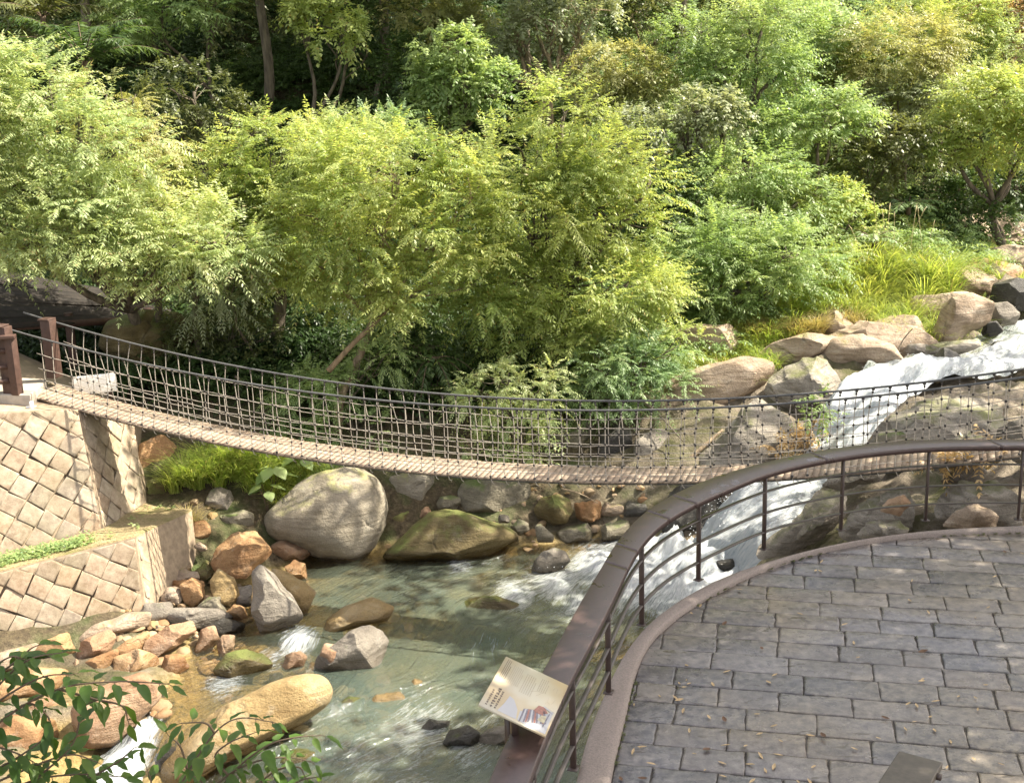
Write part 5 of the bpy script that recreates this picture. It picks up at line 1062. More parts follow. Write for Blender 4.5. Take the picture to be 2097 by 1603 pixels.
# ------------------------------------------------------------------ foliage
STY = {  # leaflet length, width, pairs per frond, frond length, fronds per spray, droop, sprays per square metre
 'pinnate': (.115, .034, 12, .70, 5, .30, 12.5), 'pinnate_far': (.16, .055, 8, .75, 5, .32, 8.5), 'broad': (.125, .065, 5, .42, 5, .3, 13.0), 'broad_far': (.14, .07, 5, .50, 5, .3, 10.0),
 'feather': (.085, .025, 14, .58, 5, .42, 10.0), 'fern': (.16, .05, 12, .85, 5, .8, 5.0), 'dense': (.10, .045, 6, .42, 6, .3, 14.0), 'layer': (.15, .055, 8, .80, 6, .22, 8.0), 'plume': (.125, .036, 13, .88, 6, .20, 8.0), 'bigleaf': (.36, .17, 2, .55, 3, .3, 3.4), 'plume_far': (.135, .044, 10, .85, 6, .20, 7.0),
}
def fronds(O, D, L, npair, ll, lw, droop, rg, tint, gap=.12):
    """drooping compound leaves: O origins, D directions, L lengths (one row per frond)"""
    n = len(O); t = np.linspace(gap, 1, npair)[None, :, None]
    dn = np.array([0, 0, -1.0]); dr = (droop * L)[:, None, None]
    P = O[:, None] + D[:, None] * L[:, None, None] * t + dn * dr * t ** 2
    T = nrm(D[:, None] * L[:, None, None] + dn * 2 * dr * t)
    S = nrm(np.cross(T, np.array([0, 0, 1.0])) + 1e-4); N = np.cross(S, T)
    taper = (1 - .55 * np.abs(t - .45) ** 1.5 * 2)
    out_v, tn = [], []
    for sg in (-1, 1):
        J = rg.normal(size=P.shape) * .22
        d = nrm(S * sg * .85 + T * .55 - N * .12 + dn * .22 + J)
        w = nrm(np.cross(d, N + rg.normal(size=P.shape) * .25))
        l = ll * taper * (.8 + .4 * rg.random(P.shape[:2])[..., None]); ww = lw * taper * (.8 + .4 * rg.random(P.shape[:2])[..., None])
        nn = np.cross(w, d)
        V = np.stack([P, P + d * l * .42 + w * ww * .5 - nn * ww * .12, P + d * l + dn * l * .14, P + d * l * .42 - w * ww * .5 - nn * ww * .12], 2)
        out_v.append(V.reshape(-1, 4, 3)); tn.append(np.repeat(tint, npair))
    # a terminal leaflet
    e = O + D * L[:, None] + dn * (droop * L)[:, None]; d = T[:, -1]; w = S[:, -1]
    V = np.stack([e, e + d * ll * .45 + w * lw * .5, e + d * ll, e + d * ll * .45 - w * lw * .5], 1); out_v.append(V); tn.append(tint)
    return np.concatenate(out_v), np.concatenate(tn)
def sphere_pts(n, rg): return nrm(rg.normal(size=(n, 3)))
def foliage(blobs, style, rg, dens=1.0, back=.35, up=.0, cav=.25):
    """blobs: (centre, radii); sprays grow from a lumpy shell and some from inside. Returns quads and tint"""
    ll, lw, npair, fl, nf, droop, k = STY[style]; Q, TT, tips = [], [], []
    for c, r in blobs:
        c, r = np.asarray(c, float), np.asarray(r, float)
        area = 4 * math.pi * ((r[0] * r[1]) ** 1.6 / 3 + (r[0] * r[2]) ** 1.6 / 3 + (r[1] * r[2]) ** 1.6 / 3) ** (1 / 1.6)
        n = max(6, int(area * k * dens)); s = sphere_pts(n, rg)
        view = nrm(CC - c); f = s @ view
        keep = (rg.random(n) < np.where(f > -.25, 1, back)) & ((s[:, 2] > -.55) | (rg.random(n) < .45)); s = s[keep]; n = len(s)
        lump = fbm((c + s * r) * .9 + 4.1, 3)
        keep = (lump > -.62 + cav * .6) | (rg.random(n) < .35); s = s[keep]; lump = lump[keep]; n = len(s)
        rad = np.clip(.90 + .34 * lump + rg.normal(size=n) * .07, .45, 1.4) * np.where(rg.random(n) < .22, rg.uniform(.45, .85, n), 1)
        P = c + s * r * rad[:, None]
        nn = nrm(s / r)
        st = np.clip(.5 + .28 * fbm(P * .8 + 11, 2) + rg.normal(size=n) * .14, 0, 1)
        m = nf; O = np.repeat(P, m, 0); N = np.repeat(nn, m, 0)
        tang = nrm(np.cross(N, rg.normal(size=O.shape)))
        D = nrm(N * .55 + tang * .8 + np.array([0, 0, .34 + up]) + rg.normal(size=O.shape) * .12)
        if style in ('plume', 'plume_far', 'layer'): D = nrm(D * [1, 1, .6] + [0, 0, .06])
        L = fl * (.65 + .6 * rg.random(len(O)))
        tint = np.clip(np.repeat(st, m) + rg.normal(size=len(O)) * .07, 0, 1)
        q, t = fronds(O, D, L, npair, ll, lw, droop, rg, tint); Q.append(q); TT.append(t)
    return np.concatenate(Q), np.concatenate(TT)
def quads_obj(name, Q, T, mat, parent=None):
    n = len(Q); return mesh_from(name, Q.reshape(-1, 3), np.arange(n * 4).reshape(n, 4), mat, parent, {'tint': ('FACE', T)})
def limb(m, a, b, r0, r1, rg, wob=.12, n=9, sides=7):
    a, b = np.asarray(a, float), np.asarray(b, float); t = np.linspace(0, 1, n)[:, None]; L = np.linalg.norm(b - a)
    P = a + (b - a) * t + np.sin(t * math.pi) * rg.normal(size=3) * wob * L * .5 + np.sin(t * 2 * math.pi) * rg.normal(size=3) * wob * L * .25
    m.tube(P, r0 + (r1 - r0) * t[:, 0] ** .8, sides); return P
def pblob(u, v, y, ru, rv, dep=.8):
    c = aty(u, v, y); k = ((c - CC) @ CF) / FPX; return c, np.array([ru * k, max(ru, rv) * k * dep, rv * k])
NTREE = [0]
def tree(name, cat, label, y, blobs, mat, style, base=None, trunk_r=.10, dens=1.0, bark='bark', cav=.25, up=0., stems=1, group=None, parts=('trunk', 'crown'), twigs=True, dep=.8, lift=0):
    NTREE[0] += 1; rg = np.random.default_rng(100 + NTREE[0])
    B = []
    for b in blobs:
        yy = y + (b[4] if len(b) > 4 else 0); B.append(pblob(b[0], b[1], yy, b[2], b[3], dep))
    cen = np.mean([b[0] for b in B], 0)
    if base is None: bx, by = cen[0] + rg.normal() * .2, cen[1] + .25
    else: q = aty(base[0], base[1], y + (base[2] if len(base) > 2 else .2)); bx, by = q[0], q[1]
    gz = ground_z([(bx, by)])[0] - .1 + lift
    root = empty(name, (bx, by, gz)); tag(root, label, cat, group)
    Q, T = foliage(B, style, rg, dens, cav=cav, up=up)
    kids = [quads_obj(parts[1], Q, T, MT[mat])]
    m = MB(); top = cen.copy(); top[2] = max(top[2], gz + .4)
    for s in range(stems):
        o = rg.normal(size=3) * [.12, .12, 0] * (stems > 1); fork = np.array([bx, by, gz]) + (top - (bx, by, gz)) * rg.uniform(.45, .65) + rg.normal(size=3) * .15
        limb(m, np.array([bx, by, gz]) + o * 1.5, fork, trunk_r, trunk_r * .7, rg, .08)
        for c, r in B:
            if rg.random() < (1.0 if stems == 1 else .6):
                P = limb(m, fork, c + rg.normal(size=3) * r * .15, trunk_r * .62, trunk_r * .25, rg, .14)
                if twigs:
                    for _ in range(5):
                        s_ = sphere_pts(1, rg)[0]; s_[2] = abs(s_[2]) * .6 + .1; limb(m, P[rg.integers(4, 9)], c + s_ * r * .92, trunk_r * .2 + .006, .006, rg, .15, 6, 5)
    kids.append(m.build(parts[0], MT[bark], smooth=True)); adopt(root, kids); return root
def T_(*a, **k): return tree('tree', 'tree', *a, **k)
def S_(*a, **k): return tree('shrub', 'shrub', *a, parts=('stem', 'foliage'), **k)
# --- near bank, left to right
T_('big leafy tree drooping over the bridge tower and dark shelter roof at far left', 24.3, [(60, 215, 120, 95), (150, 300, 130, 100), (30, 380, 130, 100), (160, 440, 150, 80), (60, 490, 140, 44), (200, 500, 110, 40), (-90, 300, 130, 170), (330, 575, 46, 48), (430, 500, 90, 60), (330, 500, 90, 60)], 'palegreen', 'plume', base=(330, 700, 2.5), trunk_r=.16, cav=.5)
T_('pale tan-tipped tree with feathery crown right of the big drooping left tree', 26.2, [(215, 215, 80, 60), (285, 300, 75, 75), (320, 390, 75, 65), (250, 380, 90, 70), (340, 450, 70, 50)], 'tan', 'feather', base=(330, 700), dens=1.0, cav=.4)
T_('rounded yellow-green tree between the tan-tipped tree and the central bushy tree', 26.8, [(565, 325, 115, 70), (470, 385, 90, 70), (600, 420, 110, 80), (510, 480, 90, 70), (690, 300, 70, 46), (560, 555, 70, 45)], 'yellowgreen', 'plume', base=(575, 740, .4), trunk_r=.17, bark='bark', cav=.45)
S_('drooping grey-leaved branch spray hanging beside the brown trunk', 25.2, [(475, 565, 52, 48), (440, 610, 40, 40)], 'greygreen', 'pinnate', base=(540, 720, 1.4), trunk_r=.04)
tr3 = T_('broad bushy tree with feathery leaflets and a bare leaning trunk at mid bank', 25.2, [(790, 375, 140, 80), (690, 470, 120, 90), (860, 480, 150, 95), (760, 580, 110, 70), (890, 600, 130, 80), (640, 540, 70, 70), (960, 400, 80, 70)], 'yellowgreen', 'plume', base=(682, 748, -.6), trunk_r=.11, bark='bark_pale', cav=.55)
lt = MB(); lt.tube(catmull([aty(672, 760, 23.9), aty(715, 712, 24.0), aty(760, 668, 24.1), aty(815, 615, 24.6)], 6), np.linspace(.060, .038, 19), 9); adopt(tr3, [lt.build('trunk', MT['bark_lit'], smooth=True)])
T_('bright yellow-green tree with the highest pointed crown at mid bank', 26.4, [(1150, 245, 70, 55), (1075, 330, 115, 80), (1220, 340, 100, 80), (1130, 440, 160, 100), (1260, 470, 100, 95), (1190, 580, 180, 90), (1285, 590, 72, 72), (1050, 590, 110, 80), (1120, 680, 130, 45), (1330, 380, 40, 50)], 'yellowgreen', 'plume', base=(1120, 780), trunk_r=.15, cav=.55)
S_('rounded light green shrub overhanging the top cable at mid span', 23.9, [(1045, 778, 98, 46), (985, 808, 52, 36), (1095, 806, 58, 38), (1050, 850, 70, 36)], 'palegreen', 'feather', base=(1050, 900), trunk_r=.05, cav=.2, stems=3)
S_('feathery blue-green shrub spreading right of the rounded light shrub', 25.0, [(1260, 750, 90, 46), (1325, 745, 62, 46), (1230, 806, 70, 30), (1330, 790, 80, 34)], 'bluegreen', 'feather', base=(1300, 850), trunk_r=.05, stems=3)
S_('small yellow-green shrub just above the feathery blue-green shrub', 25.4, [(1230, 700, 60, 28), (1180, 720, 50, 30), (1390, 700, 50, 24)], 'yellowgreen', 'feather', base=(1230, 780), trunk_r=.04, stems=2)
S_('fern-like bright green shrub mass left of the pampas grass', 28.4, [(1430, 510, 80, 60), (1530, 530, 100, 64), (1470, 590, 105, 60), (1620, 525, 75, 40), (1400, 600, 55, 55), (1590, 580, 70, 45)], 'freshgreen', 'plume', base=(1500, 670), trunk_r=.06, stems=4, cav=.4)
S_('dark shaded shrub beneath the leaning trunk', 24.6, [(690, 780, 90, 46), (620, 815, 70, 44), (770, 740, 80, 50)], 'freshgreen', 'feather', base=(690, 860), trunk_r=.04, stems=3)
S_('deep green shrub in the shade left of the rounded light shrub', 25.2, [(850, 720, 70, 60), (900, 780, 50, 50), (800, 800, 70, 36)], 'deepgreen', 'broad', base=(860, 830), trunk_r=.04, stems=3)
S_('dark brown-tinged shrub in the hollow beside the far tower post', 26.4, [(440, 690, 90, 60), (350, 710, 70, 50), (520, 690, 60, 60)], 'olive', 'dense', base=(440, 780), trunk_r=.05, stems=2, dens=.7)
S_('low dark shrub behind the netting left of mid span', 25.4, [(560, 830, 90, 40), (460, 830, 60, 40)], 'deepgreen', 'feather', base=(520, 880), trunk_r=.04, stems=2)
S_('light leafy shrub behind the netting below the shaded shrub', 24.4, [(740, 870, 90, 36), (650, 880, 60, 30)], 'freshgreen', 'feather', base=(720, 915), trunk_r=.03, stems=2, dens=.7)
S_('small grey-green shrub behind the netting at mid span', 24.0, [(1010, 915, 60, 30), (1080, 900, 60, 40)], 'palegreen', 'dense', base=(1040, 940), trunk_r=.03, stems=2, dens=.6)
# --- middle distance
T_('dark olive tree with a flat rounded top behind the tan-tipped tree', 30.5, [(385, 200, 95, 60), (460, 255, 90, 52), (340, 260, 70, 60), (510, 265, 40, 30)], 'olive', 'dense', base=(400, 380), trunk_r=.12, dens=.8)
T_('golden green crown hanging into the top edge with bare grey twigs', 33.0, [(690, 60, 70, 52), (640, 15, 60, 40), (725, 95, 32, 22)], 'yellowgreen', 'broad', base=(600, 330, 1), trunk_r=.10, dens=1.0)
T_('green branch spray across the top edge above the cycad', 33.5, [(350, 10, 100, 34), (270, 45, 60, 34), (430, 10, 50, 30)], 'freshgreen', 'layer', base=(480, 300, 2), trunk_r=.09)
T_('bright green layered tree in front of the dark hillside', 32.6, [(930, 95, 70, 30), (960, 165, 90, 34), (900, 160, 60, 34), (1005, 195, 52, 26), (870, 225, 60, 36), (945, 265, 60, 34)], 'freshgreen', 'broad', base=(930, 380), trunk_r=.11, dep=.9)
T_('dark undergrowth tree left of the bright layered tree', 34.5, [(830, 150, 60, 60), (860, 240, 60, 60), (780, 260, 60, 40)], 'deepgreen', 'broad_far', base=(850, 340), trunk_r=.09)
T_('tall grey-green tree with slender pale forking trunks at top centre', 35.5, [(1120, 45, 100, 55), (1200, 30, 70, 60), (1050, 85, 60, 44), (1185, 120, 60, 36), (1010, 130, 40, 50)], 'greygreen', 'broad_far', base=(1115, 215, -.4), trunk_r=.13, bark='bark_pale', stems=3)
T_('bushy pale olive tree right of the slender forking trunks', 33.2, [(1265, 145, 90, 42), (1325, 190, 52, 44), (1220, 200, 60, 46), (1290, 215, 60, 40)], 'tan', 'dense', base=(1270, 330), trunk_r=.1)
T_('grey silver-leaved tree behind the right shoulder of the tallest bank tree', 31.4, [(1320, 258, 80, 38), (1370, 300, 55, 38), (1280, 290, 50, 30)], 'greygreen', 'broad', base=(1350, 420), trunk_r=.08)
T_('large fresh green tree with drooping leaf tiers at upper right of centre', 33.6, [(1540, 110, 95, 60), (1470, 150, 80, 50), (1590, 165, 60, 45), (1430, 70, 60, 50), (1560, 45, 75, 45), (1500, 215, 60, 30)], 'freshgreen', 'plume_far', base=(1500, 420), trunk_r=.14, cav=.4)
T_('grey-green tree on a thick dark trunk below the large fresh green tree', 31.6, [(1440, 225, 75, 46), (1490, 250, 50, 40), (1395, 250, 40, 36)], 'greygreen', 'broad', base=(1455, 400), trunk_r=.2)
T_('small umbrella-shaped tree with a flat bright top', 32.4, [(1665, 252, 88, 24), (1715, 215, 58, 20), (1610, 240, 48, 22)], 'freshgreen', 'layer', base=(1672, 350), trunk_r=.08)
T_('flat-topped layered tree in sunlight at the top right of centre', 37.6, [(1715, 70, 95, 28), (1660, 100, 60, 24), (1750, 120, 75, 24), (1620, 20, 60, 30)], 'freshgreen', 'layer', base=(1700, 260), trunk_r=.1)
T_('wide pale olive tree with a domed sunlit crown at upper right', 36.8, [(1820, 95, 105, 48), (1870, 150, 80, 54), (1780, 140, 60, 36), (1900, 90, 50, 40)], 'tan', 'plume_far', base=(1830, 300), trunk_r=.12)
T_('yellow-lit tall tree filling the top edge left of the brown hanging foliage', 39.5, [(1950, 50, 95, 52), (1880, 20, 70, 40), (1960, 130, 60, 45)], 'yellowgreen', 'plume_far', base=(1950, 300), trunk_r=.12)
T_('tree with dry brown hanging foliage in the top right corner', 41.0, [(2060, 55, 62, 70), (2010, 20, 40, 40), (2085, 120, 40, 45)], 'brown', 'pinnate_far', base=(2060, 260), trunk_r=.12)
T_('large yellow-green tree with sweeping flat tiers at the right edge', 33.8, [(2050, 195, 115, 44), (1985, 265, 85, 36), (2085, 290, 90, 44), (2140, 220, 90, 60), (1950, 310, 40, 20)], 'yellowgreen', 'layer', base=(2080, 430), trunk_r=.14)
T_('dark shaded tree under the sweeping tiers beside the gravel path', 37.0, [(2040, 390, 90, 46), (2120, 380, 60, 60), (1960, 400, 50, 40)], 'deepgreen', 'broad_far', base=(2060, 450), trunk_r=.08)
T_('mid green tree with overlapping tiers below the small umbrella tree', 31.0, [(1530, 345, 100, 38), (1590, 385, 75, 34), (1640, 425, 62, 30), (1450, 390, 75, 46)], 'freshgreen', 'layer', base=(1540, 470), trunk_r=.08)
T_('olive tree with warm yellow branches above the blue-green fern', 33.5, [(1775, 335, 62, 52), (1830, 290, 62, 50), (1760, 400, 66, 30)], 'olive', 'broad', base=(1790, 430), trunk_r=.08)
T_('pale grey-green tree between the umbrella tree and the right edge tiers', 36.2, [(1850, 215, 82, 52), (1760, 270, 50, 40), (1900, 270, 50, 50)], 'greygreen', 'plume_far', base=(1850, 360), trunk_r=.1)
T_('thin shaded tree touching the top edge left of the grey-green tree', 37.5, [(870, 20, 80, 34), (950, 30, 60, 30), (930, 60, 40, 20)], 'tan', 'broad_far', base=(955, 220), trunk_r=.08, bark='bark_pale')
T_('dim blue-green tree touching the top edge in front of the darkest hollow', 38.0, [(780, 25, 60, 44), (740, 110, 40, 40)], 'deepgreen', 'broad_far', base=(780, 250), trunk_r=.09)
T_('olive tree with reddish trunk touching the top edge right of the forking trunks', 38.5, [(1335, 50, 62, 72), (1290, 20, 50, 40), (1380, 110, 40, 46)], 'olive', 'broad_far', base=(1340, 260), trunk_r=.09, bark='bark_pale')
T_('light green tree behind the large fresh green tree at the top edge', 40.0, [(1640, 20, 80, 40), (1560, 10, 60, 30)], 'palegreen', 'broad_far', base=(1620, 250), trunk_r=.1)
S_('young sapling with pale upright leaves in front of the dark hollow', 30.0, [(800, 275, 40, 40), (740, 260, 50, 30)], 'bluegreen', 'pinnate', base=(790, 400), trunk_r=.03)
S_('deep green shrub row end behind the fern-like bright shrub mass', 30.6, [(1380, 420, 60, 60), (1330, 440, 50, 70)], 'deepgreen', 'broad', base=(1370, 520), trunk_r=.04)
S_('yellow-lit shrub with brown stems left of the blue-green fern', 31.6, [(1700, 400, 60, 34), (1740, 450, 60, 30), (1660, 450, 50, 30)], 'yellowgreen', 'broad', base=(1700, 480), trunk_r=.04)

S_('dark green bush between the pampas plumes and the gravel path', 34.2, [(1965, 440, 60, 34), (1910, 415, 45, 34), (2020, 450, 50, 24)], 'deepgreen', 'broad', base=(1960, 490), trunk_r=.04)
T_('mid green tree filling the gap right of the silver-leaved tree', 35.0, [(1400, 330, 60, 50), (1330, 350, 50, 40), (1440, 300, 40, 40)], 'freshgreen', 'plume_far', base=(1400, 460), trunk_r=.08)
T_('sunny yellow-green tree between the umbrella tree and the warm-branched olive tree', 36.5, [(1700, 310, 70, 44), (1640, 320, 50, 40), (1750, 280, 40, 30)], 'yellowgreen', 'plume_far', base=(1690, 430), trunk_r=.08)
T_('pale green tree between the domed olive crown and the sweeping tiers', 38.5, [(1930, 190, 80, 50), (1860, 180, 50, 40), (1980, 160, 50, 40)], 'palegreen', 'plume_far', base=(1920, 350), trunk_r=.09)
T_('soft green tree rising behind the small umbrella tree', 38.0, [(1680, 160, 90, 50), (1640, 200, 60, 40), (1740, 170, 50, 40)], 'palegreen', 'plume_far', base=(1680, 330), trunk_r=.09)
T_('layered green tree behind the fern-like shrub mass', 32.5, [(1420, 450, 60, 40), (1500, 430, 70, 30), (1580, 450, 60, 34)], 'freshgreen', 'layer', base=(1500, 520), trunk_r=.06)
T_('sunlit tree at the right edge above the sweeping tiers', 39.0, [(2080, 120, 70, 60), (2020, 150, 50, 40)], 'palegreen', 'plume_far', base=(2080, 330), trunk_r=.1)
T_('grey-green tree between the tallest bank tree and the pale olive tree', 36.0, [(1240, 260, 60, 60), (1160, 180, 50, 50), (1290, 310, 50, 40)], 'greygreen', 'broad_far', base=(1230, 400), trunk_r=.09)
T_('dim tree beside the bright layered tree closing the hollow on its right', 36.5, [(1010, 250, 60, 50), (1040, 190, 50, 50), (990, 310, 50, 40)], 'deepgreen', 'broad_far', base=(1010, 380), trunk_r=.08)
T_('yellow-green tree peeking over the central bushy tree on its left', 29.5, [(700, 290, 70, 34), (770, 300, 60, 30)], 'palegreen', 'plume', base=(720, 400), trunk_r=.06)
T_('light tree between the big drooping left tree and the rounded yellow-green tree', 26.0, [(400, 470, 70, 60), (450, 420, 60, 50), (390, 550, 50, 40)], 'yellowgreen', 'plume', base=(420, 740), trunk_r=.08)
S_('pale shrub between the tallest bank tree and the big cream boulder', 26.0, [(1300, 665, 55, 42), (1250, 650, 70, 40)], 'palegreen', 'feather', base=(1320, 760), trunk_r=.04, stems=2)
S_('warm green shrub with fine leaves between the grass clumps on the far bank', 29.6, [(1660, 560, 60, 34), (1720, 540, 50, 30)], 'yellowgreen', 'feather', base=(1680, 610), trunk_r=.03, stems=2)
S_('low sunny bush behind the pampas clump', 33.0, [(1780, 470, 60, 28), (1850, 480, 60, 24)], 'yellowgreen', 'broad', base=(1800, 520), trunk_r=.03, stems=2)
# --- hillside cover that reads as one mass: undergrowth, and the deep wood behind
def undergrowth():
    rg = np.random.default_rng(77); n = 15000; y = rg.uniform(25.5, 47, n); x = (rg.random(n) - .5) * (y * .86 + 4); xy = np.c_[x, y]; r = rockiness(xy)
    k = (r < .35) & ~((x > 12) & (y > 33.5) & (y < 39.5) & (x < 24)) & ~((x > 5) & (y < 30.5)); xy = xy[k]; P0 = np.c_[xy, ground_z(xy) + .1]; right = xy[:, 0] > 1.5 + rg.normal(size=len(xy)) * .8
    for P, mat, lab in ((P0[~right], 'deepgreen', 'dim leafy undergrowth covering the shaded slope at left'), (P0[right], 'freshgreen', 'ferny sunlit undergrowth covering the slope at right')):  # hillside shade and sun are put into dark and light leaf colours
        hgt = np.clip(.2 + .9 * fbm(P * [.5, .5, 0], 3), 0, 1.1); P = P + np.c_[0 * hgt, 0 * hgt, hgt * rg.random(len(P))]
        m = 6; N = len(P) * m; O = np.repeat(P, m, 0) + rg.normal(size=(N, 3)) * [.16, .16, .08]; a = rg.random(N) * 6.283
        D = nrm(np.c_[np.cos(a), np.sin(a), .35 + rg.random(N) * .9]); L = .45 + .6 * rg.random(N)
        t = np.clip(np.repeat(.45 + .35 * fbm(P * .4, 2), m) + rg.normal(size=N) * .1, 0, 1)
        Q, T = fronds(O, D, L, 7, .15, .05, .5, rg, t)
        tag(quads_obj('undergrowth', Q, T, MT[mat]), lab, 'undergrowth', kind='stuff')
undergrowth()
def woods():
    rg = np.random.default_rng(78); B = []
    for k_ in range(70):
        y = rg.uniform(41, 54); x = (rg.random() - .5) * (y * .9 + 6) if k_ < 50 else rg.uniform(-22, -8); g = ground_z([(x, y)])[0]
        if x < -.5 and y < 47 and rg.random() < .3: continue
        for _k in range(3): B.append((np.array([x + rg.normal() * 1.3, y + rg.normal(), g + 1.6 + rg.random() * 3.5]), np.array([1.7, 1.4, 1.2]) * rg.uniform(.7, 1.15)))
    Q, T = foliage(B, 'broad_far', rg, .42)
    tag(quads_obj('woods', Q, T, MT['olive']), 'dense dark wood closing off the top of the hillside', 'woods', kind='stuff')
woods()

# ------------------------------------------------------------------ grasses, ferns, cycad
def blades(P, N, L, Wd, rg, lean=.5, droop=.7, seg=4):
    """curved tapering grass blades, N from each base point P"""
    O = np.repeat(P, N, 0) + rg.normal(size=(len(P) * N, 3)) * [.05, .05, .0]; n = len(O); a = rg.random(n) * 6.283
    h = np.c_[np.cos(a), np.sin(a), np.zeros(n)]; l = L * (.5 + .7 * rg.random(n)); D = nrm(h * (lean * (.3 + rg.random(n)))[:, None] + [0, 0, 1.])
    S = np.c_[-h[:, 1], h[:, 0], np.zeros(n)]; t = np.linspace(0, 1, seg + 1); rows = []
    for q in t:
        c = O + D * (l * q)[:, None] + h * (droop * l * q ** 2.2 * .5)[:, None] - np.array([0, 0, 1.]) * (droop * l * q ** 2.6 * .5)[:, None]; w = Wd * (1 - q) ** .7 * .5 + .001
        rows.append((c - S * w, c + S * w))
    Q = np.concatenate([np.stack([rows[i][0], rows[i][1], rows[i + 1][1], rows[i + 1][0]], 1) for i in range(seg)])
    T = np.clip(np.tile(.5 + .2 * rg.normal(size=n), seg), 0, 1); return Q, T
def on_ground(u0, v0, u1, v1, y0, y1, n, rg):
    """points on the terrain spread between two photo corners"""
    A, B = aty(u0, v0, y0), aty(u1, v1, y1); x0, x1 = sorted((A[0], B[0])); x = x0 + (x1 - x0) * rg.random(n); y = y0 + (y1 - y0) * rg.random(n); return np.c_[x, y, ground_z(np.c_[x, y])]
def grass_thing(name, cat, label, u, v, y, rpx, N, L, Wd, mat, spots=14, lean=.5, droop=.7, group=None, z=None):
    rg = np.random.default_rng(int(u * 3 + v)); c = aty(u, v, y); k = rpx / FPX * y; c[2] = ground_z(c[None, :2])[0] if z is None else c[2]
    P = c + rg.normal(size=(spots, 3)) * [k * .5, k * .4, 0]
    if z is None: P[:, 2] = ground_z(P[:, :2])
    Q, T = blades(P - [0, 0, .04], N, L, Wd, rg, lean, droop); o = quads_obj(name, Q - c, T, MT[mat]); o.location = c; return tag(o, label, cat, group)
grass_thing('pampas_grass', 'grass clump', 'big arching pampas-like grass clump with tall plumes on the far bank', 1850, 575, 30.6, 105, 120, 1.75, .026, 'grassbright', 16, .55, .8)
grass_thing('grass_tuft', 'grass clump', 'yellow-green grass clump left of the pampas-like clump', 1730, 605, 29.6, 60, 90, 1.1, .022, 'grassbright', 10)
grass_thing('grass_tuft', 'grass clump', 'long thin grass clump spilling over the bedrock shelf', 1600, 660, 28.2, 60, 90, 1.0, .020, 'grassbright', 12)
grass_thing('grass_tuft', 'grass clump', 'straw-tinted grass clump in front of the sunlit cream boulder', 1540, 700, 27.4, 40, 80, .75, .016, 'grassdry', 9)
grass_thing('grass_tuft', 'grass clump', 'dry yellow grass growing down the bedrock under the cream boulder', 1480, 800, 25.6, 55, 70, .60, .014, 'grassdry', 12)
grass_thing('grass_tuft', 'grass clump', 'broad yellow-green grass clump hanging over the sunlit cream boulder', 1575, 640, 28.6, 70, 95, 1.15, .022, 'grassbright', 14)
grass_thing('grass_tuft', 'grass clump', 'tall arching grass clump between the fine-leaved warm shrub and the pampas-like clump', 1790, 590, 30.0, 70, 100, 1.3, .024, 'grassbright', 13)
grass_thing('grass_tuft', 'grass clump', 'pale grass clump lying over the tan bedrock sheet', 1650, 690, 27.2, 50, 80, .7, .018, 'grassdry', 12)
grass_thing('grass_tuft', 'grass clump', 'small straw grass tuft on the pale rock above the cascade lip', 1740, 665, 27.8, 26, 60, .65, .014, 'grassdry', 6)
grass_thing('grass_tuft', 'grass clump', 'bright green grass clump at the foot of the tall wall', 400, 985, 22.7, 45, 100, .85, .014, 'grassbright', 12)
grass_thing('grass_tuft', 'grass clump', 'lush green grass clump left of the huge pale boulder', 560, 985, 22.9, 60, 100, .75, .014, 'grassbright', 14)
grass_thing('grass_tuft', 'grass clump', 'tall grass clump in the middle of the bank under the deck', 470, 960, 23.0, 55, 110, .85, .015, 'grassbright', 14)
grass_thing('grass_tuft', 'grass clump', 'thin grass tuft with dead stalks beside the round reddish cobble', 388, 1045, 21.6, 22, 60, .55, .010, 'grassdry', 6)
grass_thing('grass_tuft', 'grass clump', 'dark green grass fringe against the left edge of the huge pale boulder', 640, 960, 23.2, 45, 90, .65, .013, 'freshgreen', 10)
def grass_strip():
    rg = np.random.default_rng(91); Qs, Ts = [], []
    for (u0, v0, u1, v1, y0, y1, n, L) in [(1500, 690, 1900, 640, 27.0, 31.5, 620, .8), (1380, 800, 1560, 760, 25.2, 27.6, 170, .5), (1880, 600, 2097, 560, 29.6, 33.5, 150, .5), (1950, 520, 2097, 500, 33, 36, 70, .5), (330, 960, 680, 960, 22.6, 23.8, 150, .5)]:
        P = on_ground(u0, v0, u1, v1, y0, y1, n, rg); P = P[fbm(P * .9, 2) > -.15]
        q, t = blades(P, 26, L, .015, rg, .6, .8); Qs.append(q); Ts.append(t)
    tag(quads_obj('grass', np.concatenate(Qs), np.concatenate(Ts), MT['grassbright']), 'bright rough grass growing along both stream banks', 'grass', kind='stuff')
grass_strip()
def plumes():
    rg = np.random.default_rng(92); c = aty(1880, 470, 30.4); g = ground_z(c[None, :2])[0]
    for o in [q for q in bpy.data.objects if q.name.startswith('pampas_grass')]:
        m = MB()
        for _ in range(9):
            b = np.array(o.location) + (rg.normal() * .35, rg.normal() * .25, .1); t = b + (rg.normal() * .6 + .2, rg.normal() * .3, 1.35 + rg.random() * .5)
            P = catmull([b, b * .5 + t * .5 + (0, 0, .1), t], 5); m.tube(P, np.linspace(.006, .004, len(P)), 4)
            d = t - P[-3]; m.tube([t - (0, 0, .03), t + d * .35, t + d * 1.0 - (0, 0, .05)], [.005, .014, .002], 5)
        k = m.build('plume', MT['straw']); adopt(o, [k])
MT['straw'] = plain_mat('straw', (.42, .34, .20), .8)
plumes()
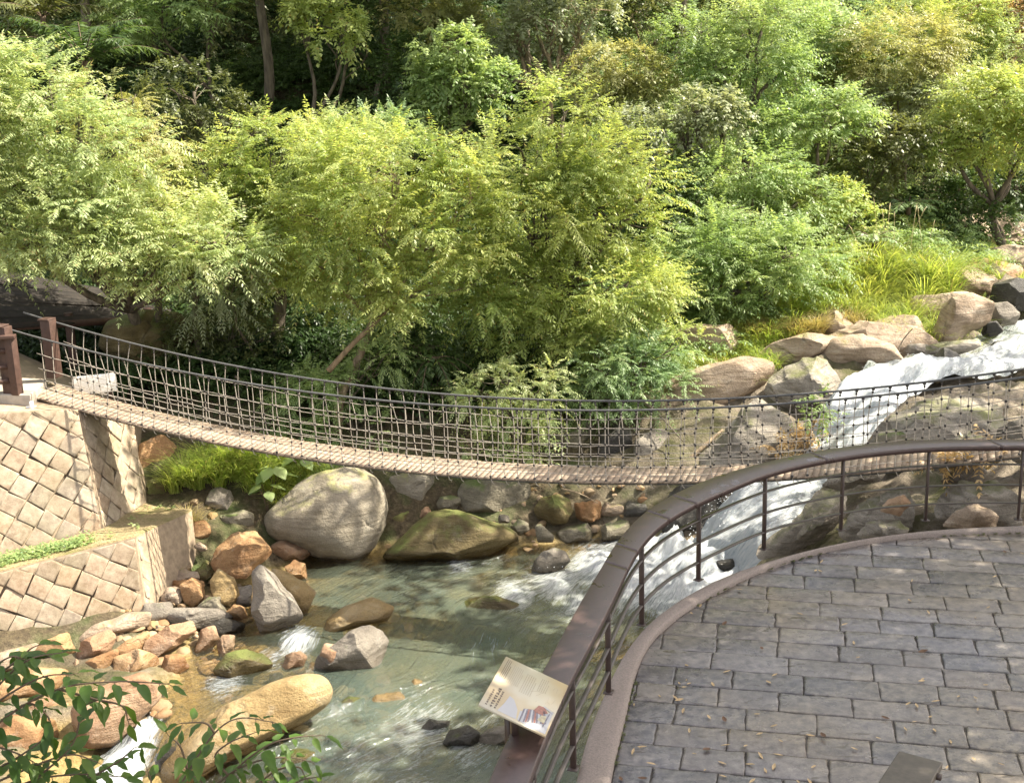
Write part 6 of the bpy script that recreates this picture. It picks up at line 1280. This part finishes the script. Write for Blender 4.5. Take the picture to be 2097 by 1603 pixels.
def fern(name, cat, label, u, v, y, nf, length, npair, ll, lw, mat, rise=.8, droop=.55, fan=6.283, a0=0, z=None, base_h=.1):
    rg = np.random.default_rng(int(u + v * 2)); c = aty(u, v, y); c[2] = ground_z(c[None, :2])[0] if z is None else c[2]
    a = a0 + (np.arange(nf) + rg.random(nf) * .6) / nf * fan; D = nrm(np.c_[np.cos(a), np.sin(a), rise * (.6 + .8 * rg.random(nf))]); L = length * (.75 + .4 * rg.random(nf))
    O = np.repeat((c + (0, 0, base_h))[None], nf, 0)
    Q, T = fronds(O, D, L, npair, ll, lw, droop, rg, np.clip(.5 + .2 * rg.normal(size=nf), 0, 1), gap=.10)
    root = empty(name, c); tag(root, label, cat); kids = [quads_obj('fronds', Q, T, MT[mat])]; m = MB()
    for i in range(nf):
        t = np.linspace(0, 1, 9)[:, None]; m.tube(O[i] + D[i] * L[i] * t - np.array([0, 0, 1.]) * droop * L[i] * t ** 2, np.linspace(.016, .004, 9), 5)
    m.tube([c - (0, 0, .1), c + (0, 0, base_h + .05)], .07, 8)
    kids.append(m.build('stem', MT['twig'], smooth=True)); adopt(root, kids)
fern('cycad', 'palm', 'dark cycad with long arching comb-like fronds in the top left shade', 175, 150, 28.4, 17, 2.1, 46, .36, .055, 'deepgreen', 1.1, .42, z=1, base_h=.2)
fern('cycad', 'palm', 'second dim cycad crown above the bigger arching one at the top edge', 90, 55, 32.0, 12, 1.9, 42, .36, .07, 'olive', 1.0, .45, z=1, base_h=.2)
fern('fern', 'fern', 'large blue-green fern rosette below the olive tree near the gravel path', 1860, 432, 33.0, 11, 1.25, 20, .26, .06, 'bluegreen', .6, .5, z=1)
fern('fern', 'fern', 'pale fern fronds arching beside the pampas-like grass clump', 1790, 500, 31.0, 9, 1.0, 18, .2, .045, 'bluegreen', .8, .5, z=1)
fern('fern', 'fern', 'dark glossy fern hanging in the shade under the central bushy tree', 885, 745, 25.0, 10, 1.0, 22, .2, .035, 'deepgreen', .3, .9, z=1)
fern('fern', 'fern', 'fresh fern just left of the big sunlit cream boulder', 1395, 620, 27.6, 10, 1.0, 18, .18, .04, 'freshgreen', .7, .6, z=1)
fern('fern', 'fern', 'bright fern crown poking above the fern-like shrub mass', 1500, 455, 29.4, 9, .9, 16, .18, .045, 'freshgreen', .8, .5, z=1)
fern('fern', 'fern', 'fern spray over the low dark shrub behind the netting', 620, 790, 24.9, 10, .9, 18, .17, .04, 'freshgreen', .5, .7, z=1)
# creeper on the bedrock, ledge plants, broad-leaved plants
S_('dry reddish-brown creeper on the bedrock beside the cascade', 22.9, [(1625, 880, 34, 34), (1655, 915, 30, 24), (1590, 900, 26, 22)], 'brown', 'dense', base=(1620, 930), trunk_r=.02, dens=.45, twigs=False)
S_('small green creeper at the edge of the falling water', 22.6, [(1690, 830, 24, 20), (1670, 850, 22, 16)], 'freshgreen', 'dense', base=(1690, 850), trunk_r=.015, dens=.6, twigs=False)
S_('dry brown litter-caught shrub behind the last railing bays under the deck', 17.0, [(2000, 935, 70, 14), (1960, 950, 40, 10)], 'brown', 'dense', base=(2000, 960), trunk_r=.015, dens=.35, twigs=False)
def ledge_plants():
    rg = np.random.default_rng(55); P = []; fr_, bk_ = LEDGE
    while len(P) < 150:
        i = rg.integers(0, len(fr_)); q = fr_[i] + (bk_[i] - fr_[i]) * rg.uniform(.18, .75); w = q - CC; u = 1048.5 + FPX * (w @ CR) / (w @ CF)
        if -60 < u < 185 and rg.random() < .9 or rg.random() < .02: P.append(q + (0, 0, .04))
    P = np.array(P); n = len(P)
    m = 5; O = np.repeat(P, m, 0); a = rg.random(n * m) * 6.28; D = nrm(np.c_[np.cos(a), np.sin(a), .5 + rg.random(n * m)]); Q, T = fronds(O, D, .10 + .1 * rg.random(n * m), 3, .05, .035, .3, rg, rg.random(n * m))
    tag(quads_obj('ground_cover', Q, T, MT['freshgreen']), 'low bright green weeds growing on the ledge of the stepped wall', 'weeds', kind='stuff')
ledge_plants()
def big_leaf_plant(label, u, v, y, n, size):
    rg = np.random.default_rng(int(u)); c = aty(u, v, y); root = empty('broad_leaf_plant', (c[0], c[1], ground_z(c[None, :2])[0])); tag(root, label, 'plant'); kids = []
    for i in range(n):
        a = 6.28 * i / n + rg.random(); tip = c + np.array([math.cos(a) * .4, math.sin(a) * .3, .1 + rg.random() * .35]) * size * 1.6
        m = MB(); m.tube(catmull([np.array(root.location), (np.array(root.location) + tip) / 2 + (0, 0, .12), tip], 4), .009, 5); kids.append(m.build('stalk', MT['twig']))
        d = nrm(np.array([math.cos(a), math.sin(a), -.35])); s = nrm(np.cross(d, (0, 0, 1.))); nn = np.cross(s, d); V = []
        for q in np.linspace(-.25, 1, 9):
            w = math.sin(min(1, (q + .25) / 1.25) ** .7 * math.pi) * .42 + .01
            for e in (-1, -.5, 0, .5, 1): V.append(tip + d * q * size + s * w * e * size + nn * (-.12 * e * e + .10 * abs(e) - .15 * q * q) * size)
        F = [(r * 5 + k, r * 5 + k + 1, (r + 1) * 5 + k + 1, (r + 1) * 5 + k) for r in range(8) for k in range(4)]
        kids.append(mesh_from('leaf', V, np.array(F), MT['freshgreen'], None, {'tint': ('FACE', np.full(len(F), .2 + .6 * rg.random()))}, smooth=True))
    adopt(root, kids)
big_leaf_plant('broad heart-leaved plant in the grass left of the huge pale boulder', 560, 975, 22.7, 6, .32)
big_leaf_plant('broad-leaved plant right under the deck above the lush grass', 615, 948, 23.2, 5, .30)
big_leaf_plant('low broad-leaved plant at the foot of the lush grass beside the boulder', 545, 1010, 22.4, 5, .24)
def dead_branch(label, pts, r, mat='bark_pale'):
    P = catmull([aty(*p) for p in pts], 8); m = MB(); m.tube(P, np.linspace(r, r * .4, len(P)), 8); o = m.build('dead_branch', MT[mat], smooth=True); tag(o, label, 'branch')
dead_branch('pale dead pole leaning among the rocks behind the netting', [(1392, 960, 23.4), (1440, 915, 23.5), (1480, 880, 23.7)], .06)
dead_branch('thin dark dead branch slanting behind the netting under the cream outcrop', [(1310, 815, 24.6), (1350, 850, 24.2), (1400, 905, 23.6)], .025, 'bark')
dead_branch('bare twisted driftwood branch on the boulders under the deck', [(1150, 1000, 22.9), (1190, 1012, 22.7), (1225, 1030, 22.6)], .02)
dead_branch('dead upright twig on the rocks beside the upper stream', [(1838, 722, 25.9), (1850, 695, 26.0), (1870, 672, 26.0)], .018, 'bark')

# ------------------------------------------------------------------ gravel path at the far right
def build_path():
    rows = []
    for t in np.linspace(0, 1, 30):
        x = 11.5 + 16 * t
        for w in np.linspace(0, 1, 6):
            y = 36.6 + 2.2 * w + .06 * (x - 13); rows.append((x, y, .0))
    V = np.array(rows); V[:, 2] = ground_z(V[:, :2]) + .17 + .02 * fbm(V * 2, 3)
    F = [(r * 6 + k, r * 6 + k + 1, (r + 1) * 6 + k + 1, (r + 1) * 6 + k) for r in range(29) for k in range(5)]
    tag(mesh_from('path', V, np.array(F), MT['mortar'], smooth=True), kind='structure')
build_path()

# ------------------------------------------------------------------ trees outside the picture that shade the terrace, the cascade and the hollow
def shade_tree(label, base, blobs, dens=.8, r=.22, ff=.72, sty='broad_far'):
    rg = np.random.default_rng(int(abs(base[0] * 10 + base[1]))); gz = ground_z([base])[0] - .2
    if base[1] < 15 and base[0] < 15: gz = -.4
    root = empty('shade_tree', (base[0], base[1], gz)); tag(root, label, 'tree', 'tall trees shading the terrace from beyond the picture'); B = [(np.array(b[:3], float) - (0, 1.3, 0), np.array([b[3], b[3], b[3] * .6])) for b in blobs]
    Q, T = foliage(B, sty, rg, dens, back=1.0, cav=.3); m = MB(); z0 = min(b[2] for b in blobs); fork = np.array([base[0], base[1], gz + (z0 - gz) * ff])
    limb(m, (base[0], base[1], gz), fork, r, r * .75, rg, .04, sides=10)
    for c, _ in B: limb(m, fork, c, r * .5, .03, rg, .12)
    adopt(root, [quads_obj('crown', Q, T, MT['freshgreen']), m.build('trunk', MT['bark'], smooth=True)])
shade_tree('tall broad-leaved tree standing on the terrace right of the view', (13.6, 13.0), [(10.6, 15.4, 10, 2.3), (12.5, 12.4, 10.6, 2.2), (13.6, 16.6, 11, 2.2), (10.2, 12.4, 9.6, 1.6), (15.2, 14.4, 11.2, 2.2), (9.0, 14.4, 9.8, 1.6), (9.4, 16.8, 10.2, 1.4), (11.6, 13.9, 12, 1.8), (12.0, 17.6, 11.4, 1.8), (10.6, 14.0, 11.6, 1.6)], 1.45, sty='bigleaf')
shade_tree('tall broad-leaved tree on the right bank reaching over the cascade', (15.6, 20.6), [(11.6, 20.2, 10.2, 1.9), (14.0, 22.6, 11, 2.1), (10.2, 22.6, 10.2, 1.5), (15.5, 19.4, 11.4, 2.0), (18.4, 27.0, 10.6, 1.4)], .8, ff=.95, sty='bigleaf')
shade_tree('open-crowned tree on the right bank stretching above the stream', (17.5, 24.0), [(4.9, 24.9, 9.5, 1.5), (7.2, 24.6, 10, 1.5), (9.6, 25.8, 10.8, 1.5), (2.6, 24.8, 9.3, 1.2), (6.6, 26.4, 10.2, 1.3)], .55, ff=1.0, sty='bigleaf')
shade_tree('tall tree above the viewpoint at the near end of the terrace', (8.5, 4.0), [(4.6, 5.4, 10.6, 1.8), (7.4, 8.6, 11, 2.0), (3.6, 4.0, 10.4, 1.5), (8.6, 5.4, 11.4, 2.0), (9.2, 10.4, 10.6, 1.6), (7.4, 11.6, 10.4, 1.9), (6.4, 9.8, 10.6, 1.5), (8.4, 12.8, 10.2, 1.4), (6.6, 11.2, 11.6, 1.6), (7.6, 9.9, 11.8, 1.6)], 1.1, sty='bigleaf')
def hill_tree(label, base, blobs, dens=.75):
    shade_tree(label, base, blobs, dens, .16)
hill_tree('tall forest tree with a high crown on the slope behind the dark olive tree', (-7.0, 38.5), [(-7.4, 38.6, 10.9, 1.9), (-5.6, 40, 11.6, 2.0), (-9.0, 40, 11.2, 1.9)])
hill_tree('slender forest tree with a high crown on the slope behind the golden crown', (-3.4, 40.0), [(-3.6, 40, 11.4, 2.0), (-1.8, 41.4, 11.8, 2.0), (-3.0, 43.0, 12.6, 1.9)])
hill_tree('straight forest tree with a high crown on the slope behind the bright layered tree', (.8, 39.6), [(.6, 39.4, 11.2, 2.0), (2.2, 41, 11.8, 2.0), (.2, 42.6, 12.6, 1.8), (2.6, 37.6, 10.9, 1.5)])
hill_tree('forest tree with a high crown on the slope behind the cycads', (-11.6, 37.0), [(-11.4, 37, 10.8, 2.0), (-13.2, 38.4, 11.2, 2.0), (-9.8, 36, 10.6, 1.7), (-6.6, 35.2, 10.4, 1.7)])
hill_tree('forest tree with wide high limbs over the dark hollow', (5.6, 40.5), [(.4, 35.8, 10.6, 1.8), (2.6, 36.2, 10.9, 1.8), (-1.8, 35.2, 10.4, 1.8), (3.8, 38.4, 11.3, 1.8), (-3.6, 36.8, 10.7, 1.8), (-1.4, 38, 11.2, 1.8), (-4.4, 34.6, 10.4, 1.6)], 1.0)
hill_tree('forest tree with a high crown further up the slope behind the golden crown', (-5.2, 44.5), [(-5.6, 45.0, 13.8, 2.1), (-3.4, 46.2, 14.2, 2.1), (-8.0, 46.0, 13.9, 2.1), (-.6, 46.0, 13.9, 2.1)])

# ------------------------------------------------------------------ leafy sprigs close to the camera
def leaf_blade(base, d, up, L, w, rg):
    s = nrm(np.cross(d, up)); n = np.cross(s, d); V = []; c = rg.uniform(.05, .35); tw = rg.normal() * .25
    for q in np.linspace(0, 1, 9):
        ww = w * (math.sin(math.pi * min(1, q ** .75)) ** .85) * (1 - .25 * q) * .5 + .0006; ctr = base + d * L * (q - .12 * c * q * q) - n * L * c * q * q
        a = tw * q; ss = s * math.cos(a) + n * math.sin(a)
        for e in (-1, -.5, 0, .5, 1): V.append(ctr + ss * ww * e + n * (abs(e) * ww * .30 + .0015 * math.sin(q * 14 + e)))
    return np.array(V)
def sprig(label, stems, y0, seed):
    rg = np.random.default_rng(seed); first = aty(stems[0][0][0], stems[0][0][1], y0); root = empty('leafy_branch', first); tag(root, label, 'branch'); m = MB(); LV, LF, LT, n = [], [], [], 0
    F5 = np.array([(r * 5 + k, r * 5 + k + 1, (r + 1) * 5 + k + 1, (r + 1) * 5 + k) for r in range(8) for k in range(4)])
    for st in stems:
        P = np.array([aty(p[0], p[1], y0 + (p[2] if len(p) > 2 else 0)) for p in st]); P = catmull(P, 8) if len(P) > 2 else resample(P, .02); m.tube(P, np.linspace(.0042, .0014, len(P)), 6)
        d = np.r_[0, np.cumsum(np.linalg.norm(np.diff(P, axis=0), axis=1))]; s = d[-1] * .18; side = 1
        while True:
            end = s >= d[-1]; s_ = min(s, d[-1]); b = np.array([np.interp(s_, d, P[:, k]) for k in range(3)]); tg = nrm(np.array([np.interp(min(s_ + .01, d[-1]), d, P[:, k]) - np.interp(max(s_ - .015, 0), d, P[:, k]) for k in range(3)]))
            sd = nrm(np.cross(tg, (0, 0, 1.))); dd = nrm(tg * (1.0 if end else .55) + sd * side * (.15 if end else .95) + np.array([0, 0, -.28]) + rg.normal(size=3) * .22); up = nrm(np.array([0, 0, 1.]) + rg.normal(size=3) * .35 + nrm(CC - b) * .3)
            L = rg.uniform(.052, .100) * (.75 + .3 * math.sin(math.pi * min(1, s_ / d[-1]))); b2 = b + dd * .012; m.tube([b, b2], .0012, 4)
            LV.append(leaf_blade(b2, dd, up, L, L * rg.uniform(.34, .44), rg)); LF.append(F5 + n); LT.append(np.full(len(F5), rg.random())); n += 45
            if end: break
            side = -side; s += rg.uniform(.018, .034)
    o = mesh_from('leaves', np.concatenate(LV), np.concatenate(LF), MT['sprig'], None, {'tint': ('FACE', np.concatenate(LT))}, smooth=True)
    adopt(root, [o, m.build('twig', MT['twig'], smooth=True)])
sprig('dark leafy branch entering the lower left corner', [[(-80, 1560), (10, 1470), (120, 1410), (240, 1395), (345, 1400)], [(-80, 1500), (0, 1400), (60, 1350), (130, 1335)], [(-60, 1480), (20, 1420), (90, 1385), (150, 1380)], [(-60, 1400), (10, 1370), (60, 1330), (80, 1320)],
    [(10, 1470), (60, 1440), (100, 1470), (105, 1520)], [(120, 1410), (190, 1430), (250, 1445), (262, 1475)], [(-90, 1640), (40, 1580), (140, 1545), (200, 1560)], [(-90, 1600), (0, 1570), (80, 1520), (90, 1500)], [(-60, 1660), (60, 1600), (160, 1585), (250, 1590)], [(0, 1640), (90, 1580), (150, 1520), (170, 1450), (210, 1430)], [(80, 1650), (170, 1600), (240, 1560), (275, 1530)], [(-90, 1560), (-20, 1530), (30, 1540), (70, 1560)],
    [(-80, 1450), (-30, 1380), (20, 1345), (50, 1350)]], 3.3, 5)
sprig('dark leafy branch rising from the bottom edge left of the pool', [[(330, 1680), (385, 1580), (440, 1500), (490, 1470), (560, 1478)], [(420, 1680), (470, 1590), (540, 1530), (600, 1510), (660, 1505)], [(385, 1580), (370, 1530), (345, 1505)], [(440, 1500), (420, 1480), (370, 1480)], [(400, 1680), (450, 1600), (520, 1560), (590, 1550), (640, 1560)], [(300, 1680), (310, 1610), (300, 1570)], [(490, 1640), (560, 1580), (610, 1570), (625, 1590)],
    [(470, 1590), (440, 1550), (470, 1520), (520, 1500)], [(560, 1640), (610, 1600), (650, 1590)], [(440, 1660), (420, 1610), (400, 1590)]], 3.5, 6)

def kerb_moss():
    rg = np.random.default_rng(66); i = rg.integers(0, len(kin) - 1, 900); i = i[fbm(kin[i] * 1.3, 2) > -.25]; P = kin[i] + rg.normal(size=(len(i), 3)) * [.02, .02, 0]; P[:, 2] = .002; P = P[P[:, 1] > 6]
    m = 4; O = np.repeat(P, m, 0); a = rg.random(len(O)) * 6.28; D = nrm(np.c_[np.cos(a), np.sin(a), .6 + rg.random(len(O))]); Q, T = fronds(O, D, .012 + .02 * rg.random(len(O)), 3, .014, .009, .3, rg, rg.random(len(O)))
    tag(quads_obj('moss', Q, T, MT['olive']), 'thin dark moss growing in the gap between kerb and paving', 'moss', kind='stuff')
kerb_moss()
# ------------------------------------------------------------------ leaves fallen on the paving
def litter():
    rg = np.random.default_rng(12); pool = []
    for mt, L, w, curl, nm in (('dryleaf', .075, .022, .25, 'dry_leaf'), ('dryleafbrown', .085, .045, .6, 'withered_leaf')):
        V = []
        for q in np.linspace(-1, 1, 8):
            ww = w * (1 - abs(q) ** 1.8) + .0008
            for e in (-1, 0, 1): V.append((q * L / 2, e * ww / 2, .004 + curl * L * .25 * q * q + .25 * ww * abs(e)))
        F = [(r * 3 + k, r * 3 + k + 1, (r + 1) * 3 + k + 1, (r + 1) * 3 + k) for r in range(7) for k in range(2)]; pool.append(mesh_from(nm, V, np.array(F), MT[mt], smooth=True))
    labels = ['small pale dry leaf lying on the dark wet paving', 'curled brown withered leaf lying on the wet paving']; groups = ['pale dry leaves on the paving', 'withered brown leaves on the paving']
    for k, n in ((0, 78), (1, 11)):
        i = 0
        while i < n:
            u, v = rg.uniform(1225, 2097), rg.uniform(1110, 1603); p = atz(u, v, .004)
            if rg.random() > .35 + .65 * (v - 1100) / 500: continue
            j = np.argmin(np.linalg.norm(kin[:, :2] - p[:2], axis=1)); s = kin[min(j + 1, len(kin) - 1)] - kin[max(j - 1, 0)]; dv = p - kin[j]
            if s[0] * dv[1] - s[1] * dv[0] > -.01: continue
            o = pool[k] if i == 0 else pool[k].copy()
            if i: COL.objects.link(o)
            o.location = (p[0], p[1], .003 + .002 * rg.random()); o.rotation_euler = (rg.normal() * .12, rg.normal() * .12, rg.random() * 6.28); sc = rg.uniform(.6, 1.25); o.scale = (sc, sc * rg.uniform(.8, 1.2), sc); tag(o, labels[k], 'leaf', groups[k]); i += 1
litter()
